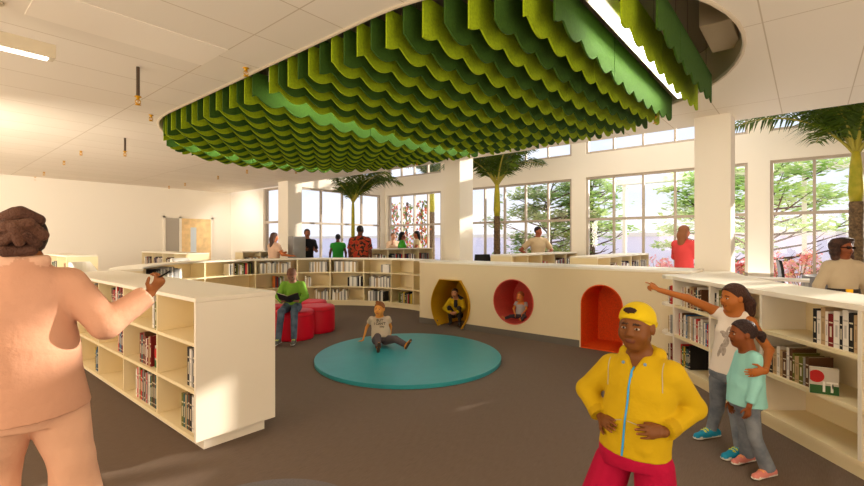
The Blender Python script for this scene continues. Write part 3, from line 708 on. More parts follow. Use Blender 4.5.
# ------------------------------------------------------------ palms in the atrium
TRK = mat('palm_bark', (120,98,70), 0.9, c2=(78,62,46), scale=30, bump=0.6)
SHAFT = mat('palm_shaft', (140,140,24), 0.5, c2=(172,158,40), scale=8)
LEAF = mat('palm_leaf', (46,68,10), 0.45, c2=(88,108,22), scale=3)
RACH = mat('palm_rachis', (150,140,50), 0.5)
def frond_mesh(seed, L=1.9, droop=0.66):
    r = random.Random(seed); m = MB(); pts = []; N = 14
    for i in range(N+1):                     # rachis curve in local XZ, rising then drooping
        t = i/N; a = math.radians(68)-droop*1.75*t**1.3
        if i == 0: p = np.zeros(3)
        else: p = pts[-1]+np.array((math.cos(a), 0, math.sin(a)))*L/N
        pts.append(p)
    m.m = 1; m.tube(pts, [0.022*(1-0.85*i/N)+0.003 for i in range(N+1)], 6); m.m = 0
    K = 46
    for k in range(K):
        t = 0.14+0.86*k/(K-1); f = t*N; i = min(N-1, int(f)); p = pts[i]+(pts[i+1]-pts[i])*(f-i); tg = pts[i+1]-pts[i]; tg = tg/np.linalg.norm(tg)
        nrm = np.array((-tg[2], 0, tg[0])); ll = 0.62*math.sin(math.pi*min(1, (0.16+0.8*t)))*r.uniform(0.85, 1.1)+0.08
        for s in (-1, 1):
            d = tg*r.uniform(0.55, 0.8)+np.array((0, s*1.0, 0))+nrm*r.uniform(0.0, 0.45); d /= np.linalg.norm(d)
            w = 0.019*tg; q1 = p+d*ll*0.5; q2 = p+d*ll*0.95-np.array((0,0,ll*0.38))
            m.add([p-w*0.6, p+w*0.6, q1+w, q1-w, q2], [(0,1,2,3),(3,2,4)])
    return m.mesh('palm_frond', [LEAF, RACH])
def leafy(m, amt=0.45):                     # light shines through thin leaves
    nt = m.node_tree; b = nt.nodes['Principled BSDF']; t = nt.nodes.new('ShaderNodeBsdfTranslucent'); x = nt.nodes.new('ShaderNodeMixShader'); x.inputs['Fac'].default_value = amt
    l = b.inputs['Base Color'].links
    if l: nt.links.new(l[0].from_socket, t.inputs['Color'])
    else: t.inputs['Color'].default_value = b.inputs['Base Color'].default_value
    nt.links.new(b.outputs[0], x.inputs[1]); nt.links.new(t.outputs[0], x.inputs[2]); nt.links.new(x.outputs[0], nt.nodes['Material Output'].inputs['Surface'])
leafy(LEAF, 0.18)
FM = [frond_mesh(1), frond_mesh(2, 1.8, 0.8), frond_mesh(3, 1.95, 0.55), frond_mesh(4, 1.6, 0.4)]
def palm(x, y, zc, label, s=1.0, nf=13, seed=0, rt=0.075, avoid=None, zb=1.75, planter=True, plabel=''):
    r = random.Random(seed); t = thing('palm_tree', label, 'palm', (x,y,0), 'palm trees')
    z0 = 0.55 if planter else 0.0
    m = MB(); n = 30
    pts = [(x, y, z0+(zb-z0)*i/n) for i in range(n+1)]
    m.tube(pts, [rt*(1.0+0.25*(1-i/n)**2)*(1.05 if i % 2 else 0.97) for i in range(n+1)], 12)
    part('trunk', m, TRK, t, smooth=True)
    part('crownshaft', MB().tube([(x,y,zb),(x,y,zb+0.15),(x,y,zc-0.25),(x,y,zc)], [rt*0.9,rt*1.12,rt*0.9,rt*0.55], 12), SHAFT, t, smooth=True)
    for k in range(nf):
        a = 2*math.pi*k/nf*1.0+r.uniform(-0.2, 0.2)+seed; sc = s*r.uniform(0.88, 1.08)
        for av, k_ in (avoid or ((math.pi, 0.85),)):
            da = (a-av+math.pi) % (2*math.pi)-math.pi
            if abs(da) < 1.1: sc *= k_
        o = link('frond', FM[k % 4 if k % 3 else (3 if r.random() < 0.4 else 0)], t, (0, 0, zc-0.1)); o.rotation_euler = (0, r.uniform(-0.12, 0.25), a); o.scale = (sc, sc, sc)
    if planter:
        pl = MB().lathe([(0.50,0),(0.6,0.02),(0.64,0.6),(0.64,0.95),(0.60,0.95),(0.58,0.9)], (x,y,0), 40) if rt > 0.08 else MB().lathe([(0.26,0),(0.3,0.02),(0.36,0.6),(0.32,0.6),(0.31,0.55)], (x,y,0), 32)
        solo('planter', pl, mat('planter_grey', (104,98,94), 0.5), plabel, 'planter', smooth=True)
p = W((856-432)/FPX*6.85, 6.85)
palm(p[0], p[1], 2.9, 'big palm at the right edge of the photo, nearest to the viewer', 1.12, 15, 1, 0.082, zb=2.1, plabel='large grey round planter at the foot of the rightmost palm')
p = W((497-432)/FPX*10.94, 10.94)
palm(p[0], p[1], 2.93, 'palm in the middle, right of the middle column', 1.05, 14, 2, 0.075, zb=2.1, plabel='grey planter under the middle palm')
p = W((353-432)/FPX*13.3, 13.3)
palm(p[0], p[1], 2.72, 'slender palm left of the middle column, above the man in a red patterned shirt', 0.95, 14, 3, 0.05, avoid=((math.pi/2,0.6),(math.pi,0.75)), zb=1.55, plabel='grey planter under the left palm')
p = W((432-432)/FPX*17.2, 17.2)
palm(p[0], p[1], 3.9, 'brown palm trunk outside the windows, left of the middle column', 0.8, 9, 4, 0.10, zb=2.6, planter=False)

# ------------------------------------------------------------ outside
struct('ground_outside', MB().box(XW+0.25, -60, -0.2, 90, 90, -0.06), mat('pale_paving', (214,208,214), 0.9))
gw = thing('garden_wall', 'long pale boundary wall on the horizon outside the windows', 'wall', (30, 10, -0.06))
part('wall_face', MB().box(30, -50, -0.06, 30.4, 80, 1.78), mat('pale_render', (250,240,246), 0.9), gw)
part('coping', MB().box(29.9, -50, 1.78, 30.5, 80, 2.02), mat('beige_coping', (252,240,222), 0.9), gw)
# white entrance canopy outside the upper part of the wide windows
cn = thing('canopy', 'white canopy beam outside the tops of the wide windows', 'canopy', (14.5, 0.5, 0))
part('beam', MB().box(14.4, -4.5, 3.24, 14.7, 4.6, 3.40), mat('canopy_white', (236,232,228), 0.6), cn)
for y in (-4.3, 0.1, 4.4): part('post', MB().box(14.5, y-0.05, -0.06, 14.6, y+0.05, 3.24), mat('canopy_white', 0), cn)
LM = [mat('tree_leaf', (150,190,92), 0.6, c2=(212,226,166), scale=1.5), mat('tree_leaf_dark', (116,150,84), 0.6, c2=(176,194,120), scale=1.5)]
for m_ in LM: leafy(m_, 0.5)
BARK = mat('dark_bark', (84,58,48), 0.9)
def tree(x, y, h, R_, label, seed, lm, nleaf=5200, tiers=7, zmin=0.25):
    r = random.Random(seed); t = thing('garden_tree', label, 'tree', (x,y,-0.06), 'trees outside the windows')
    tr = MB(); tr.tube([(x,y,-0.06),(x+0.05,y,h*0.4),(x,y+0.05,h*0.9)], [0.11,0.085,0.03], 8)
    fo = MB(); tips = []
    for k in range(tiers*5):
        z0 = h*(0.12+0.75*k/(tiers*5)); a = k*2.4+r.uniform(-0.3, 0.3); rr = R_*r.uniform(0.6, 1.0)*(1-0.45*abs(k/(tiers*5)-0.4))
        z1 = z0+rr*r.uniform(0.15, 0.5); q = np.array((x+rr*math.cos(a), y+rr*math.sin(a), z1)); p0 = np.array((x,y,z0))
        mid = p0+(q-p0)*0.5+np.array((0,0,-0.04*rr))
        tr.tube([p0, mid, q], [0.03,0.02,0.006], 5)
        for j in range(2):
            e = mid+(q-mid)*r.uniform(0.1, 1)+np.array((r.uniform(-.35,.35), r.uniform(-.35,.35), r.uniform(-.05,.28)))*R_*0.45
            tr.tube([mid+(q-mid)*0.3*j, e], [0.014,0.004], 4); tips.append(e)
        tips.append(q)
    for k in range(nleaf):
        e = tips[r.randrange(len(tips))]; c = e+np.array((r.gauss(0,.17), r.gauss(0,.17), r.gauss(0,.055)))*R_*0.75
        if c[2] < h*zmin: continue
        a = r.uniform(0, 6.28); l = r.uniform(0.13, 0.28); u = np.array((math.cos(a), math.sin(a), r.uniform(-.5,.25)))*l; v = np.array((-math.sin(a), math.cos(a), r.uniform(-.4,.4)))*l*0.22
        fo.add([c-u*0.5, c+v, c+u*0.5, c-v], [(0,1,2,3)])
    part('trunk', tr, BARK, t); part('foliage', fo, lm, t)
def at(px, X, Yy=None):
    t = (px-432)/FPX; dd = X/(C40+S40*t); return W(t*dd, dd)
p = at(549, 14.0); tree(p[0], p[1], 3.6, 1.7, 'bushy green tree outside the window behind the man in beige', 11, LM[1], 6500, zmin=0.18)
p = at(592, 15.0); tree(p[0], p[1], 3.9, 1.25, 'tree outside the left part of the wide window right of the man in beige', 12, LM[0], 3600, zmin=0.35)
p = at(708, 14.8); tree(p[0], p[1], 3.9, 1.35, 'tree outside above the woman in red, partly behind the big column', 13, LM[0], 3600, zmin=0.3)
p = at(768, 14.5); tree(p[0], p[1], 3.75, 2.1, 'spreading light green tree with bare dark branches outside the rightmost window', 14, LM[0], 5600, zmin=0.46)
def shrub(x, y, h, R_, label, seed, cols):
    r = random.Random(seed); t = thing('flowering_shrub', label, 'shrub', (x,y,-0.06), 'pink shrubs outside the right windows')
    st_ = MB(); fl = MB()
    for k in range(46):
        a = r.uniform(0, 6.28); rr = R_*math.sqrt(r.random()); e = np.array((x+rr*math.cos(a), y+rr*math.sin(a), h*r.uniform(0.35, 1.0)))
        st_.tube([(x+rr*0.3*math.cos(a), y+rr*0.3*math.sin(a), -0.06), e], [0.008,0.004], 4)
        for j in range(26):
            c = e+np.array((r.gauss(0,.06), r.gauss(0,.06), r.gauss(0,.06))); b = r.uniform(0,6.28); l = r.uniform(.02,.055)
            u = np.array((math.cos(b), math.sin(b), r.uniform(-1,1)))*l; v = np.cross(u, (0.3,0.4,1)); v = v/np.linalg.norm(v)*l*0.6
            fl.m = r.choice(cols); fl.add([c-u, c+v, c+u, c-v], [(0,1,2,3)])
    part('stems', st_, mat('shrub_stem', (150,120,80), 0.8), t); part('blossom', fl, [mat('pink_petal', (250,184,192), 0.7), mat('red_petal', (230,104,108), 0.7), mat('cream_petal', (240,214,160), 0.7), mat('shrub_leaf', (140,150,70), 0.7)], t)
for px, X, h, R_, sd, cols, lb in ((790,12.9,1.25,0.55,1,[0,0,0,1,2],'pink blossoming shrub outside, behind the office chair'),
                        (815,12.8,1.0,0.5,2,[0,0,2,3],'pale pink shrub outside, left of the large planter'),
                        (742,12.6,0.98,0.35,3,[1,1,0,3],'red blossoming shrub seen just right of the big column'),
                        (662,13.5,1.0,0.5,4,[0,0,0,2],'pale pink shrub outside, left of the woman in red'),
                        (622,14.5,0.95,0.4,5,[0,0,2],'faint pink shrub outside the wide window')):
    p = at(px, X); shrub(p[0], p[1], h, R_, lb, sd, cols)
def vine(px, X, w, seed, label):
    r = random.Random(seed); x, y, _ = at(px, X); t = thing('flowering_vine', label, 'vine', (x,y,-0.06), 'flowering vines outside the window')
    st_ = MB(); fl = MB(); st_.tube([(x+0.03*math.sin(i), y+0.05*math.sin(i*1.7), -0.06+3.1*i/14) for i in range(15)], 0.02, 6)
    for k in range(300):
        z = r.uniform(0.3, 3.05); c = np.array((x+r.gauss(0,.10), y+r.gauss(0,w), z)); l = r.uniform(.045,.10); b = r.uniform(0,6.28)
        u = np.array((0.3*math.cos(b), math.cos(b), math.sin(b)))*l; v = np.array((0.2, -math.sin(b), math.cos(b)))*l*0.6
        fl.m = r.choice([0,0,1,1,2,3,4]); fl.add([c-u, c+v, c+u, c-v], [(0,1,2,3)])
    part('stem', st_, BARK, t); part('leaves', fl, [mat('vine_leaf', (126,150,60), 0.6), mat('vine_orange', (226,118,72), 0.6), mat('vine_dark', (60,62,40), 0.6), mat('vine_red', (190,60,44), 0.6), mat('vine_pale', (200,196,120), 0.6)], t)
vine(394, 13.2, 0.12, 1, 'thin flowering vine outside, leftmost of three'); vine(407, 13.2, 0.17, 2, 'orange flowering vine outside, middle one of three'); vine(422, 13.2, 0.2, 3, 'thick orange flowering vine outside, nearest the brown palm trunk')
# ------------------------------------------------------------ figures: smooth surfaces grown from a skeleton of tapered limbs
def nrm(v): v = np.array(v, float); return v/(np.linalg.norm(v)+1e-9)
class Surf:
    def __init__(s): s.p = []; s.cuts = []
    def cone(s, a, b, ra, rb=None, k=0.02, col=(128,128,128), flat=None, cut=None, sub=False):
        s.p.append(('c', np.array(a, float), np.array(b, float), ra, ra if rb is None else rb, k, col, flat, cut, sub)); return s
    def ell(s, c, ax, r, k=0.02, col=(128,128,128), cut=None, sub=False):    # ax: three unit axes
        s.p.append(('e', np.array(c, float), np.array(ax, float), np.array(r, float), None, k, col, None, cut, sub)); return s
    def chain(s, pts, rs, **kw):
        for i in range(len(pts)-1): s.cone(pts[i], pts[i+1], rs[i], rs[i+1], **kw)
        return s
    def bounds(s, q):
        if q[0] == 'c':
            r = max(q[3], q[4])*(1.0)+0.004; return np.minimum(q[1], q[2])-r, np.maximum(q[1], q[2])+r
        r = q[3].max()+0.004; return q[1]-r, q[1]+r
    def build(s, name, res, mt, parent=None, base=(0,0,0), smooth_it=1, zmin=None):
        lo = np.min([s.bounds(q)[0] for q in s.p if not q[9]], axis=0)-3*res; hi = np.max([s.bounds(q)[1] for q in s.p if not q[9]], axis=0)+3*res
        n = np.ceil((hi-lo)/res).astype(int)+1
        V = np.full(n, 1.0, np.float32); I = np.zeros(n, np.int16)
        for qi, q in enumerate(s.p):
            b0, b1 = s.bounds(q); mg = q[5]+3*res
            i0 = np.maximum(0, np.floor((b0-mg-lo)/res).astype(int)); i1 = np.minimum(n, np.ceil((b1+mg-lo)/res).astype(int)+1)
            if np.any(i1 <= i0): continue
            X = [lo[a]+np.arange(i0[a], i1[a], dtype=np.float32)*res for a in range(3)]
            Pp = np.stack(np.meshgrid(*X, indexing='ij'), -1).astype(np.float32)
            if q[0] == 'c':
                a, b, ra, rb = q[1], q[2], q[3], q[4]; w = Pp-a.astype(np.float32); ba = b-a; f = 1.0
                if q[7] is not None:
                    nn, f = nrm(q[7][0]), q[7][1]
                    w = w+nn.astype(np.float32)*((w@nn.astype(np.float32))*(1/f-1))[..., None]; ba = ba+nn*(nn@ba)*(1/f-1)
                L2 = ba@ba+1e-9; t = np.clip((w@ba.astype(np.float32))/L2, 0, 1)
                d = (np.linalg.norm(w-t[..., None]*ba.astype(np.float32), axis=-1)-(ra+(rb-ra)*t))*math.sqrt(f)
            else:
                w = (Pp-q[1].astype(np.float32))@q[2].T.astype(np.float32); r = q[3].astype(np.float32)
                k0 = np.linalg.norm(w/r, axis=-1); k1 = np.linalg.norm(w/(r*r), axis=-1)+1e-9; d = k0*(k0-1)/k1
            if q[8] is not None:
                for pt, nv in q[8]: d = np.maximum(d, (Pp-np.array(pt, np.float32))@nrm(nv).astype(np.float32))
            sl = tuple(slice(i0[a], i1[a]) for a in range(3)); o = V[sl]; k = max(q[5], 1e-4)
            if q[9]:
                h = np.maximum(k-np.abs(o+d), 0)/k; V[sl] = np.maximum(o, -d)+h*h*k/4
                if q[6] is not None:
                    I[sl] = np.where((-d > o-0.003) , qi, I[sl])
            else:
                I[sl] = np.where(d < o, qi, I[sl]); h = np.maximum(k-np.abs(o-d), 0)/k; V[sl] = np.minimum(o, d)-h*h*k/4
        for pt, nv in s.cuts:
            Xs = [lo[a]+np.arange(n[a], dtype=np.float32)*res for a in range(3)]; nv = nrm(nv)
            V = np.maximum(V, ((Xs[0]-pt[0])*nv[0])[:,None,None]+((Xs[1]-pt[1])*nv[1])[None,:,None]+((Xs[2]-pt[2])*nv[2])[None,None,:]).astype(np.float32)
        V[0] = V[-1] = 1; V[:,0] = V[:,-1] = 1; V[:,:,0] = V[:,:,-1] = 1
        S = V < 0
        c = np.zeros(tuple(n-1), np.int8)
        offs = [(i,j,k) for i in (0,1) for j in (0,1) for k in (0,1)]
        for i,j,k in offs: c += S[i:n[0]-1+i, j:n[1]-1+j, k:n[2]-1+k]
        act = np.argwhere((c > 0) & (c < 8)); N = len(act)
        vals = np.stack([V[act[:,0]+i, act[:,1]+j, act[:,2]+k] for i,j,k in offs], 1); O = np.array(offs, float)
        acc = np.zeros((N,3)); cnt = np.zeros(N)
        for e0 in range(8):
            for e1 in range(e0+1, 8):
                if np.abs(O[e0]-O[e1]).sum() != 1: continue
                v0, v1 = vals[:,e0], vals[:,e1]; m = (v0 < 0) != (v1 < 0); t = np.where(m, v0/(v0-v1+1e-12), 0)
                acc += np.where(m[:,None], O[e0]+t[:,None]*(O[e1]-O[e0]), 0); cnt += m
        vert = lo+(act+acc/cnt[:,None])*res
        idx = np.full(tuple(n-1), -1, np.int32); idx[act[:,0], act[:,1], act[:,2]] = np.arange(N)
        F = []
        for a in range(3):
            b, cc = (a+1) % 3, (a+2) % 3
            A = S.take(range(0, n[a]-1), axis=a); B = S.take(range(1, n[a]), axis=a)
            ed = np.argwhere(A != B); ed = ed[(ed[:,b] > 0) & (ed[:,cc] > 0) & (ed[:,b] < n[b]-1) & (ed[:,cc] < n[cc]-1)]
            ins = S[ed[:,0], ed[:,1], ed[:,2]]
            def cell(db, dc):
                q = ed.copy(); q[:,b] -= db; q[:,cc] -= dc; return idx[q[:,0], q[:,1], q[:,2]]
            quad = np.stack([cell(1,1), cell(0,1), cell(0,0), cell(1,0)], 1)
            quad[~ins] = quad[~ins][:, ::-1]; F.append(quad)
        F = np.concatenate(F)
        col = np.array([rgb(q[6]) if q[6] is not None else (0,0,0,1) for q in s.p], np.float32)
        ci = I[np.clip(np.rint((vert-lo)/res).astype(int)[:,0], 0, n[0]-1), np.clip(np.rint((vert-lo)/res).astype(int)[:,1], 0, n[1]-1), np.clip(np.rint((vert-lo)/res).astype(int)[:,2], 0, n[2]-1)]
        C = col[ci]
        E = np.concatenate([F[:,[0,1]], F[:,[1,2]], F[:,[2,3]], F[:,[3,0]]])
        for _ in range(smooth_it):              # light smoothing
            sm = np.zeros_like(vert); ct = np.zeros(N); np.add.at(sm, E[:,0], vert[E[:,1]]); np.add.at(ct, E[:,0], 1)
            vert = vert*0.5+0.5*sm/np.maximum(ct, 1)[:,None]
        if zmin is not None: vert[:,2] = np.maximum(vert[:,2], zmin)
        me = bpy.data.meshes.new(name); me.vertices.add(N); me.vertices.foreach_set('co', (vert-np.array(base)).astype(np.float32).ravel())
        me.loops.add(4*len(F)); me.loops.foreach_set('vertex_index', F.astype(np.int32).ravel())
        me.polygons.add(len(F)); me.polygons.foreach_set('loop_start', np.arange(0, 4*len(F), 4, dtype=np.int32)); me.polygons.foreach_set('use_smooth', np.ones(len(F), bool))
        me.update(calc_edges=True); me.validate()
        at_ = me.color_attributes.new('Col', 'FLOAT_COLOR', 'POINT'); at_.data.foreach_set('color', C.astype(np.float32).ravel())
        me.materials.append(mt)
        return link(name, me, parent)
SKIN = vcol_mat('skin', 0.5); CLOTH = vcol_mat('cloth', 0.85, bump=0.6, scale=11); HAIRM = vcol_mat('hair', 0.6, bump=0.8, scale=90); SHOEM = vcol_mat('shoe', 0.6)
EYEW = mat('eye_white', (188,178,166), 0.35); IRIS = mat('iris_brown', (38,22,14), 0.2)
def head(S, c, hh, f, u, skin, lip=None, brow=(40,24,16), ears=True, child=False):
    c = np.array(c, float); f = nrm(f); u = nrm(np.array(u, float)-f*(np.dot(u, f))); r = np.cross(f, u); A = np.array([r, f, u])
    def Q(x, y, z): return c+hh*(x*r+y*f+z*u)
    S.ell(Q(0,-.06,.14), A, np.array((.325,.40,.365))*hh, k=.02, col=skin)
    S.ell(Q(0,.07,-.15), A, np.array((.27 if child else .255,.30,.325))*hh, k=.06*hh*3, col=skin)
    S.ell(Q(0,.20,-.36), A, np.array((.13,.13,.10))*hh, k=.1*hh, col=skin)                     # chin
    for s_ in (-1, 1):
        S.ell(Q(s_*.17,.20,-.12), A, np.array((.11,.12,.13))*hh, k=.12*hh, col=skin)          # cheek
        S.ell(Q(s_*.135,.385,.02), A, np.array((.075,.06,.045))*hh, k=.05*hh, col=skin, sub=True)
        S.cone(Q(s_*.065,.352,.115), Q(s_*.225,.312,.105), .017*hh, .011*hh, k=.02*hh, col=brow)
        S.cone(Q(s_*.055,.375,-.105), Q(s_*.05,.36,-.10), .042*hh, .038*hh, k=.03*hh, col=skin)
        if ears:
            S.ell(Q(s_*.335,-.02,-.01), A, np.array((.04,.085,.125))*hh, k=.03*hh, col=skin)
    S.cone(Q(0,.345,.06), Q(0,.40,-.085), .032*hh, .052*hh, k=.05*hh, col=skin)               # nose
    lc = lip or tuple(max(0, int(x*0.72)) for x in skin)
    S.cone(Q(-.095,.335,-.222), Q(.095,.335,-.222), .022*hh, k=.02*hh, col=lc); S.cone(Q(-.03,.358,-.218), Q(.03,.358,-.218), .02*hh, k=.03*hh, col=lc)
    S.cone(Q(-.075,.338,-.255), Q(.075,.338,-.255), .026*hh, k=.02*hh, col=lc); S.cone(Q(-.02,.355,-.258), Q(.02,.355,-.258), .022*hh, k=.03*hh, col=lc)
    return Q, A
def eyes(Q, A, hh, root, base):
    for s_ in (-1, 1):
        m = MB(); n_, m_ = 12, 8; c = Q(s_*.135,.318,.022)
        b = MB().ball((0,0,0), 1, n_, m_)
        vs = [np.array(v) for v in b.v]
        m.add([c+hh*(.056*v[0]*A[0]+.035*v[1]*A[1]+.024*v[2]*A[2]) for v in vs], b.f)
        o = link('eye', m.mesh('eye', EYEW, base, True, fix=True), root)
        c2 = Q(s_*.135,.338,.023); m2 = MB().add([c2+hh*(.029*v[0]*A[0]+.020*v[1]*A[1]+.024*v[2]*A[2]) for v in vs], b.f)
        link('iris', m2.mesh('iris', IRIS, base, True, fix=True), o)
def hand(S, w, d, n, side, L, skin, curl=0.35, spread=0.06, thumb=0.9, point=False):
    """w wrist, d towards fingertips, n back-of-hand normal, side towards the thumb"""
    d = nrm(d); n = nrm(np.array(n, float)-d*np.dot(n, d)); sd = np.cross(n, d)
    if np.dot(sd, side) < 0: sd = -sd
    w = np.array(w, float); nail = tuple(min(255, int(x*1.25)+18) for x in skin)
    S.cone(w, w+d*.42*L, .15*L, .20*L, k=.08*L, col=skin, flat=(n, .5))
    S.cone(w+d*.2*L+sd*.08*L, w+d*.45*L+sd*.1*L, .12*L, .10*L, k=.05*L, col=skin, flat=(n, .6))
    for i, (ln, off) in enumerate(((.40,.165),(.46,.055),(.43,-.055),(.34,-.165))):
        b = w+d*(.46-.02*abs(i-1.3))*L+sd*off*L; cv = curl*(0.25 if (point and i == 0) else (2.2 if point else 1.0))*(1+.08*i)
        q = d+sd*(off*spread*4); p = [b]; a = 0
        for j, fr in enumerate((.45,.32,.23)):
            a += cv*(0.7, 1.0, 0.7)[j]; dd = nrm(nrm(q)*math.cos(a)-n*math.sin(a)); p.append(p[-1]+dd*ln*L*fr)
        r0 = .052*L*(1 if i < 3 else .88); S.cone(p[0]-d*.05*L, p[1], r0, r0*.96, k=.012*L, col=skin); S.cone(p[1], p[2], r0*.96, r0*.88, k=.01*L, col=skin); S.cone(p[2], p[3], r0*.88, r0*.75, k=.01*L, col=skin)
        S.ell(p[3]+np.cross(sd, nrm(p[3]-p[2]))*0+ (nrm(np.cross(sd, p[3]-p[2]))*(1 if np.dot(np.cross(sd, p[3]-p[2]), n) > 0 else -1))*r0*.45, np.array([sd, nrm(p[3]-p[2]), np.cross(sd, nrm(p[3]-p[2]))]), np.array((.6,.8,.45))*r0, k=.003, col=nail)
    b = w+d*.12*L+sd*.13*L; q1 = b+nrm(d*.7+sd*thumb-n*.15)*.26*L; q2 = q1+nrm(d*.95+sd*thumb*.35-n*.2)*.2*L
    S.cone(b, q1, .075*L, .06*L, k=.05*L, col=skin); S.cone(q1, q2, .06*L, .048*L, k=.01*L, col=skin)
def frame(J):
    r = nrm(np.array(J['shR'])-np.array(J['shL'])); u = nrm(np.array(J['neck'])-np.array(J['pelvis'])); f = nrm(np.cross(u, r)); return r, f, np.cross(r, f)
def person(name_label, J, s, skin, res=0.008, top=None, pants=None, shoes=None, hair=None, hh=0.23, lip=None, face=True, group=None, child=False, handL=None, handR=None, extra=None, bare_arm=True, cat='person', skirt=None):
    """J: joints in room coordinates. s: body scale. Clothes are children of the body mesh."""
    J = {k: np.array(v, float) for k, v in J.items()}; r, f, u = frame(J)
    hf = J.get('hf', f); hu = J.get('hu', UP)
    S = Surf(); base = np.array((J['pelvis'][0], J['pelvis'][1], J.get('floor', np.zeros(3))[2] if 'floor' in J else 0.0))
    Q, A = head(S, J['head'], hh, hf, hu, skin, lip, child=child, brow=(hair or {}).get('brow', (40,24,16)))
    sw = np.linalg.norm(J['shR']-J['shL'])
    nb = J['head']-hu*.30*hh-hf*.10*hh
    S.cone(nb, J['neck'], .20*hh, .24*hh if not child else .21*hh, k=.03, col=skin)
    ch = J.get('chest', J['neck']*.62+J['pelvis']*.38); wa = J.get('waist', J['neck']*.3+J['pelvis']*.7)
    cw = J.get('cw', np.array(sw*.46)).item(); ww = J.get('ww', np.array(cw*.84)).item(); pw_ = J.get('pw', np.array(cw*.95)).item(); fl = J.get('fl', np.array(.66)).item()
    S.cone(J['shL']-u*.01, J['shR']-u*.01, .055*s, k=.05*s, col=skin); S.cone(J['neck'], ch, .07*s, cw*.9, k=.05, col=skin, flat=(f, fl))
    S.cone(ch, wa, cw*.92, ww*.92, k=.04, col=skin, flat=(f, fl)); S.cone(wa, J['pelvis'], ww*.92, pw_*.9, k=.03, col=skin, flat=(f, fl+.06), cut=[(J['pelvis']-u*.06*s, -u)])
    for d_ in 'LR':
        S.cone(J['sh'+d_], J['el'+d_], .052*s, .038*s, k=.03*s, col=skin); S.cone(J['el'+d_], J['wr'+d_], .038*s, .026*s, k=.02*s, col=skin)
        S.cone(J['hip'+d_], J['kn'+d_], .088*s, .055*s, k=.04*s, col=skin); S.cone(J['kn'+d_], J['an'+d_], .054*s, .035*s, k=.02*s, col=skin)
        S.cone(J['an'+d_], J['toe'+d_], (.03 if shoes else .036)*s, (.012 if shoes else .028)*s, k=.02*s, col=skin)
        H = {'L': handL, 'R': handR}[d_] or {}
        dv = H.get('d', J['wr'+d_]-J['el'+d_]); out = r*(1 if d_ == 'R' else -1)
        hand(S, J['wr'+d_], dv, H.get('n', out), H.get('side', f), H.get('L', .185*s), skin, H.get('curl', .3), thumb=H.get('thumb', .9), point=H.get('point', False))
    body = S.build('person', res, SKIN, None, base); body.location = [float(q) for q in base]
    tag(body, name_label, cat, group)
    if face: eyes(Q, A, hh, body, base)
    def garment(nm, G, rs=None, mt=None, **kw): return G.build(nm, rs or res, mt or CLOTH, body, base, **kw)
    if top:
        G = Surf(); c = top['col']; t_ = top.get('t', .012)*max(s, .55); k0 = .03*s; fit = top.get('fit', 1.0)
        hem = J.get('hem', J['pelvis']); hr = top.get('hem_r', pw_*1.03*fit)
        nk = top.get('neck_cut'); 
        nc = [(J['neck']+u*top.get('neck_up', .012)*s, u)]
        G.cone(J['shL']-u*.012*s, J['shR']-u*.012*s, .052*s+t_, k=.05*s, col=c); G.cone(J['neck']-u*.01*s, ch, .075*s+t_, cw*.96*fit+t_, k=.05*s, col=c, flat=(f, fl), cut=nc)
        G.cone(ch, wa, cw*.98*fit+t_, ww*fit+t_, k=.05*s, col=c, flat=(f, fl)); G.cone(wa, hem, ww*fit+t_, hr+t_, k=.05*s, col=c, flat=(f, fl+.08), cut=[(hem, hem-wa)])
        if top.get('slope', False):
            for d_ in 'LR': G.cone(J['neck']-u*.035*s, J['sh'+d_], .05*s+t_*.5, .05*s+t_*.5, k=.05*s, col=c, cut=nc)
        sl = top.get('sleeve', 1.0); sr = top.get('sleeve_r', 1.0)
        for d_ in 'LR':
            a, b, w_ = J['sh'+d_], J['el'+d_], J['wr'+d_]
            if sl <= 0: continue
            if sl < 0.5:
                e = a+(b-a)*sl*2; G.cone(a, e, (.054*s+t_)*sr, (.048*s+t_*1.5)*sr, k=.03*s, col=c, cut=[(e, e-a)])
            else:
                e = b+(w_-b)*(sl-.5)*2; G.cone(a, b, (.054*s+t_)*sr, (.044*s+t_)*sr, k=.03*s, col=c); G.cone(b, e, (.044*s+t_)*sr, (.033*s+t_)*sr, k=.02*s, col=c, cut=[(e, e-b)])
                if top.get('cuff'): q = e-(e-b)*.16; G.cone(q, e, (.036*s+t_)*sr, (.036*s+t_)*sr, k=.008, col=top['cuff'], cut=[(e, e-b)])
        for pr in top.get('extra', []): pr(G, dict(J=J, r=r, f=f, u=u, ch=ch, wa=wa, hem=hem, cw=cw, s=s, t=t_))
        body_top = garment(top.get('name', 'shirt'), G, mt=top.get('mat')); J['_top'] = body_top
    if pants:
        G = Surf(); c = pants['col']; t_ = pants.get('t', .012)*max(s, .55); ln = pants.get('len', 1.0); lr = pants.get('r', 1.0); fr = pants.get('flare', 1.0)
        wt = wa*.45+J['pelvis']*.55
        G.cone(wt, J['pelvis'], ww*.95+t_*.4, pw_*.98+t_*.6, k=.03*s, col=c, flat=(f, fl+.06), cut=[(J['pelvis']-u*.08*s, -u)])
        for d_ in 'LR':
            a, b, e0 = J['hip'+d_], J['kn'+d_], J['an'+d_]
            if ln <= .5: e = a+(b-a)*ln*2; G.cone(a, e, (.092*s+t_)*lr, (.09*s+t_)*lr*fr, k=.012*s, col=c, cut=[(e, e-a)])
            else:
                e = b+(e0-b)*(ln-.5)*2; G.cone(a, b, (.090*s+t_)*lr, (.060*s+t_)*lr, k=.014*s, col=c); G.cone(b, e, (.060*s+t_)*lr, (.044*s+t_)*lr*fr, k=.02*s, col=c, cut=[(e, e-b)])
        garment(pants.get('name', 'trousers'), G, mt=pants.get('mat'))
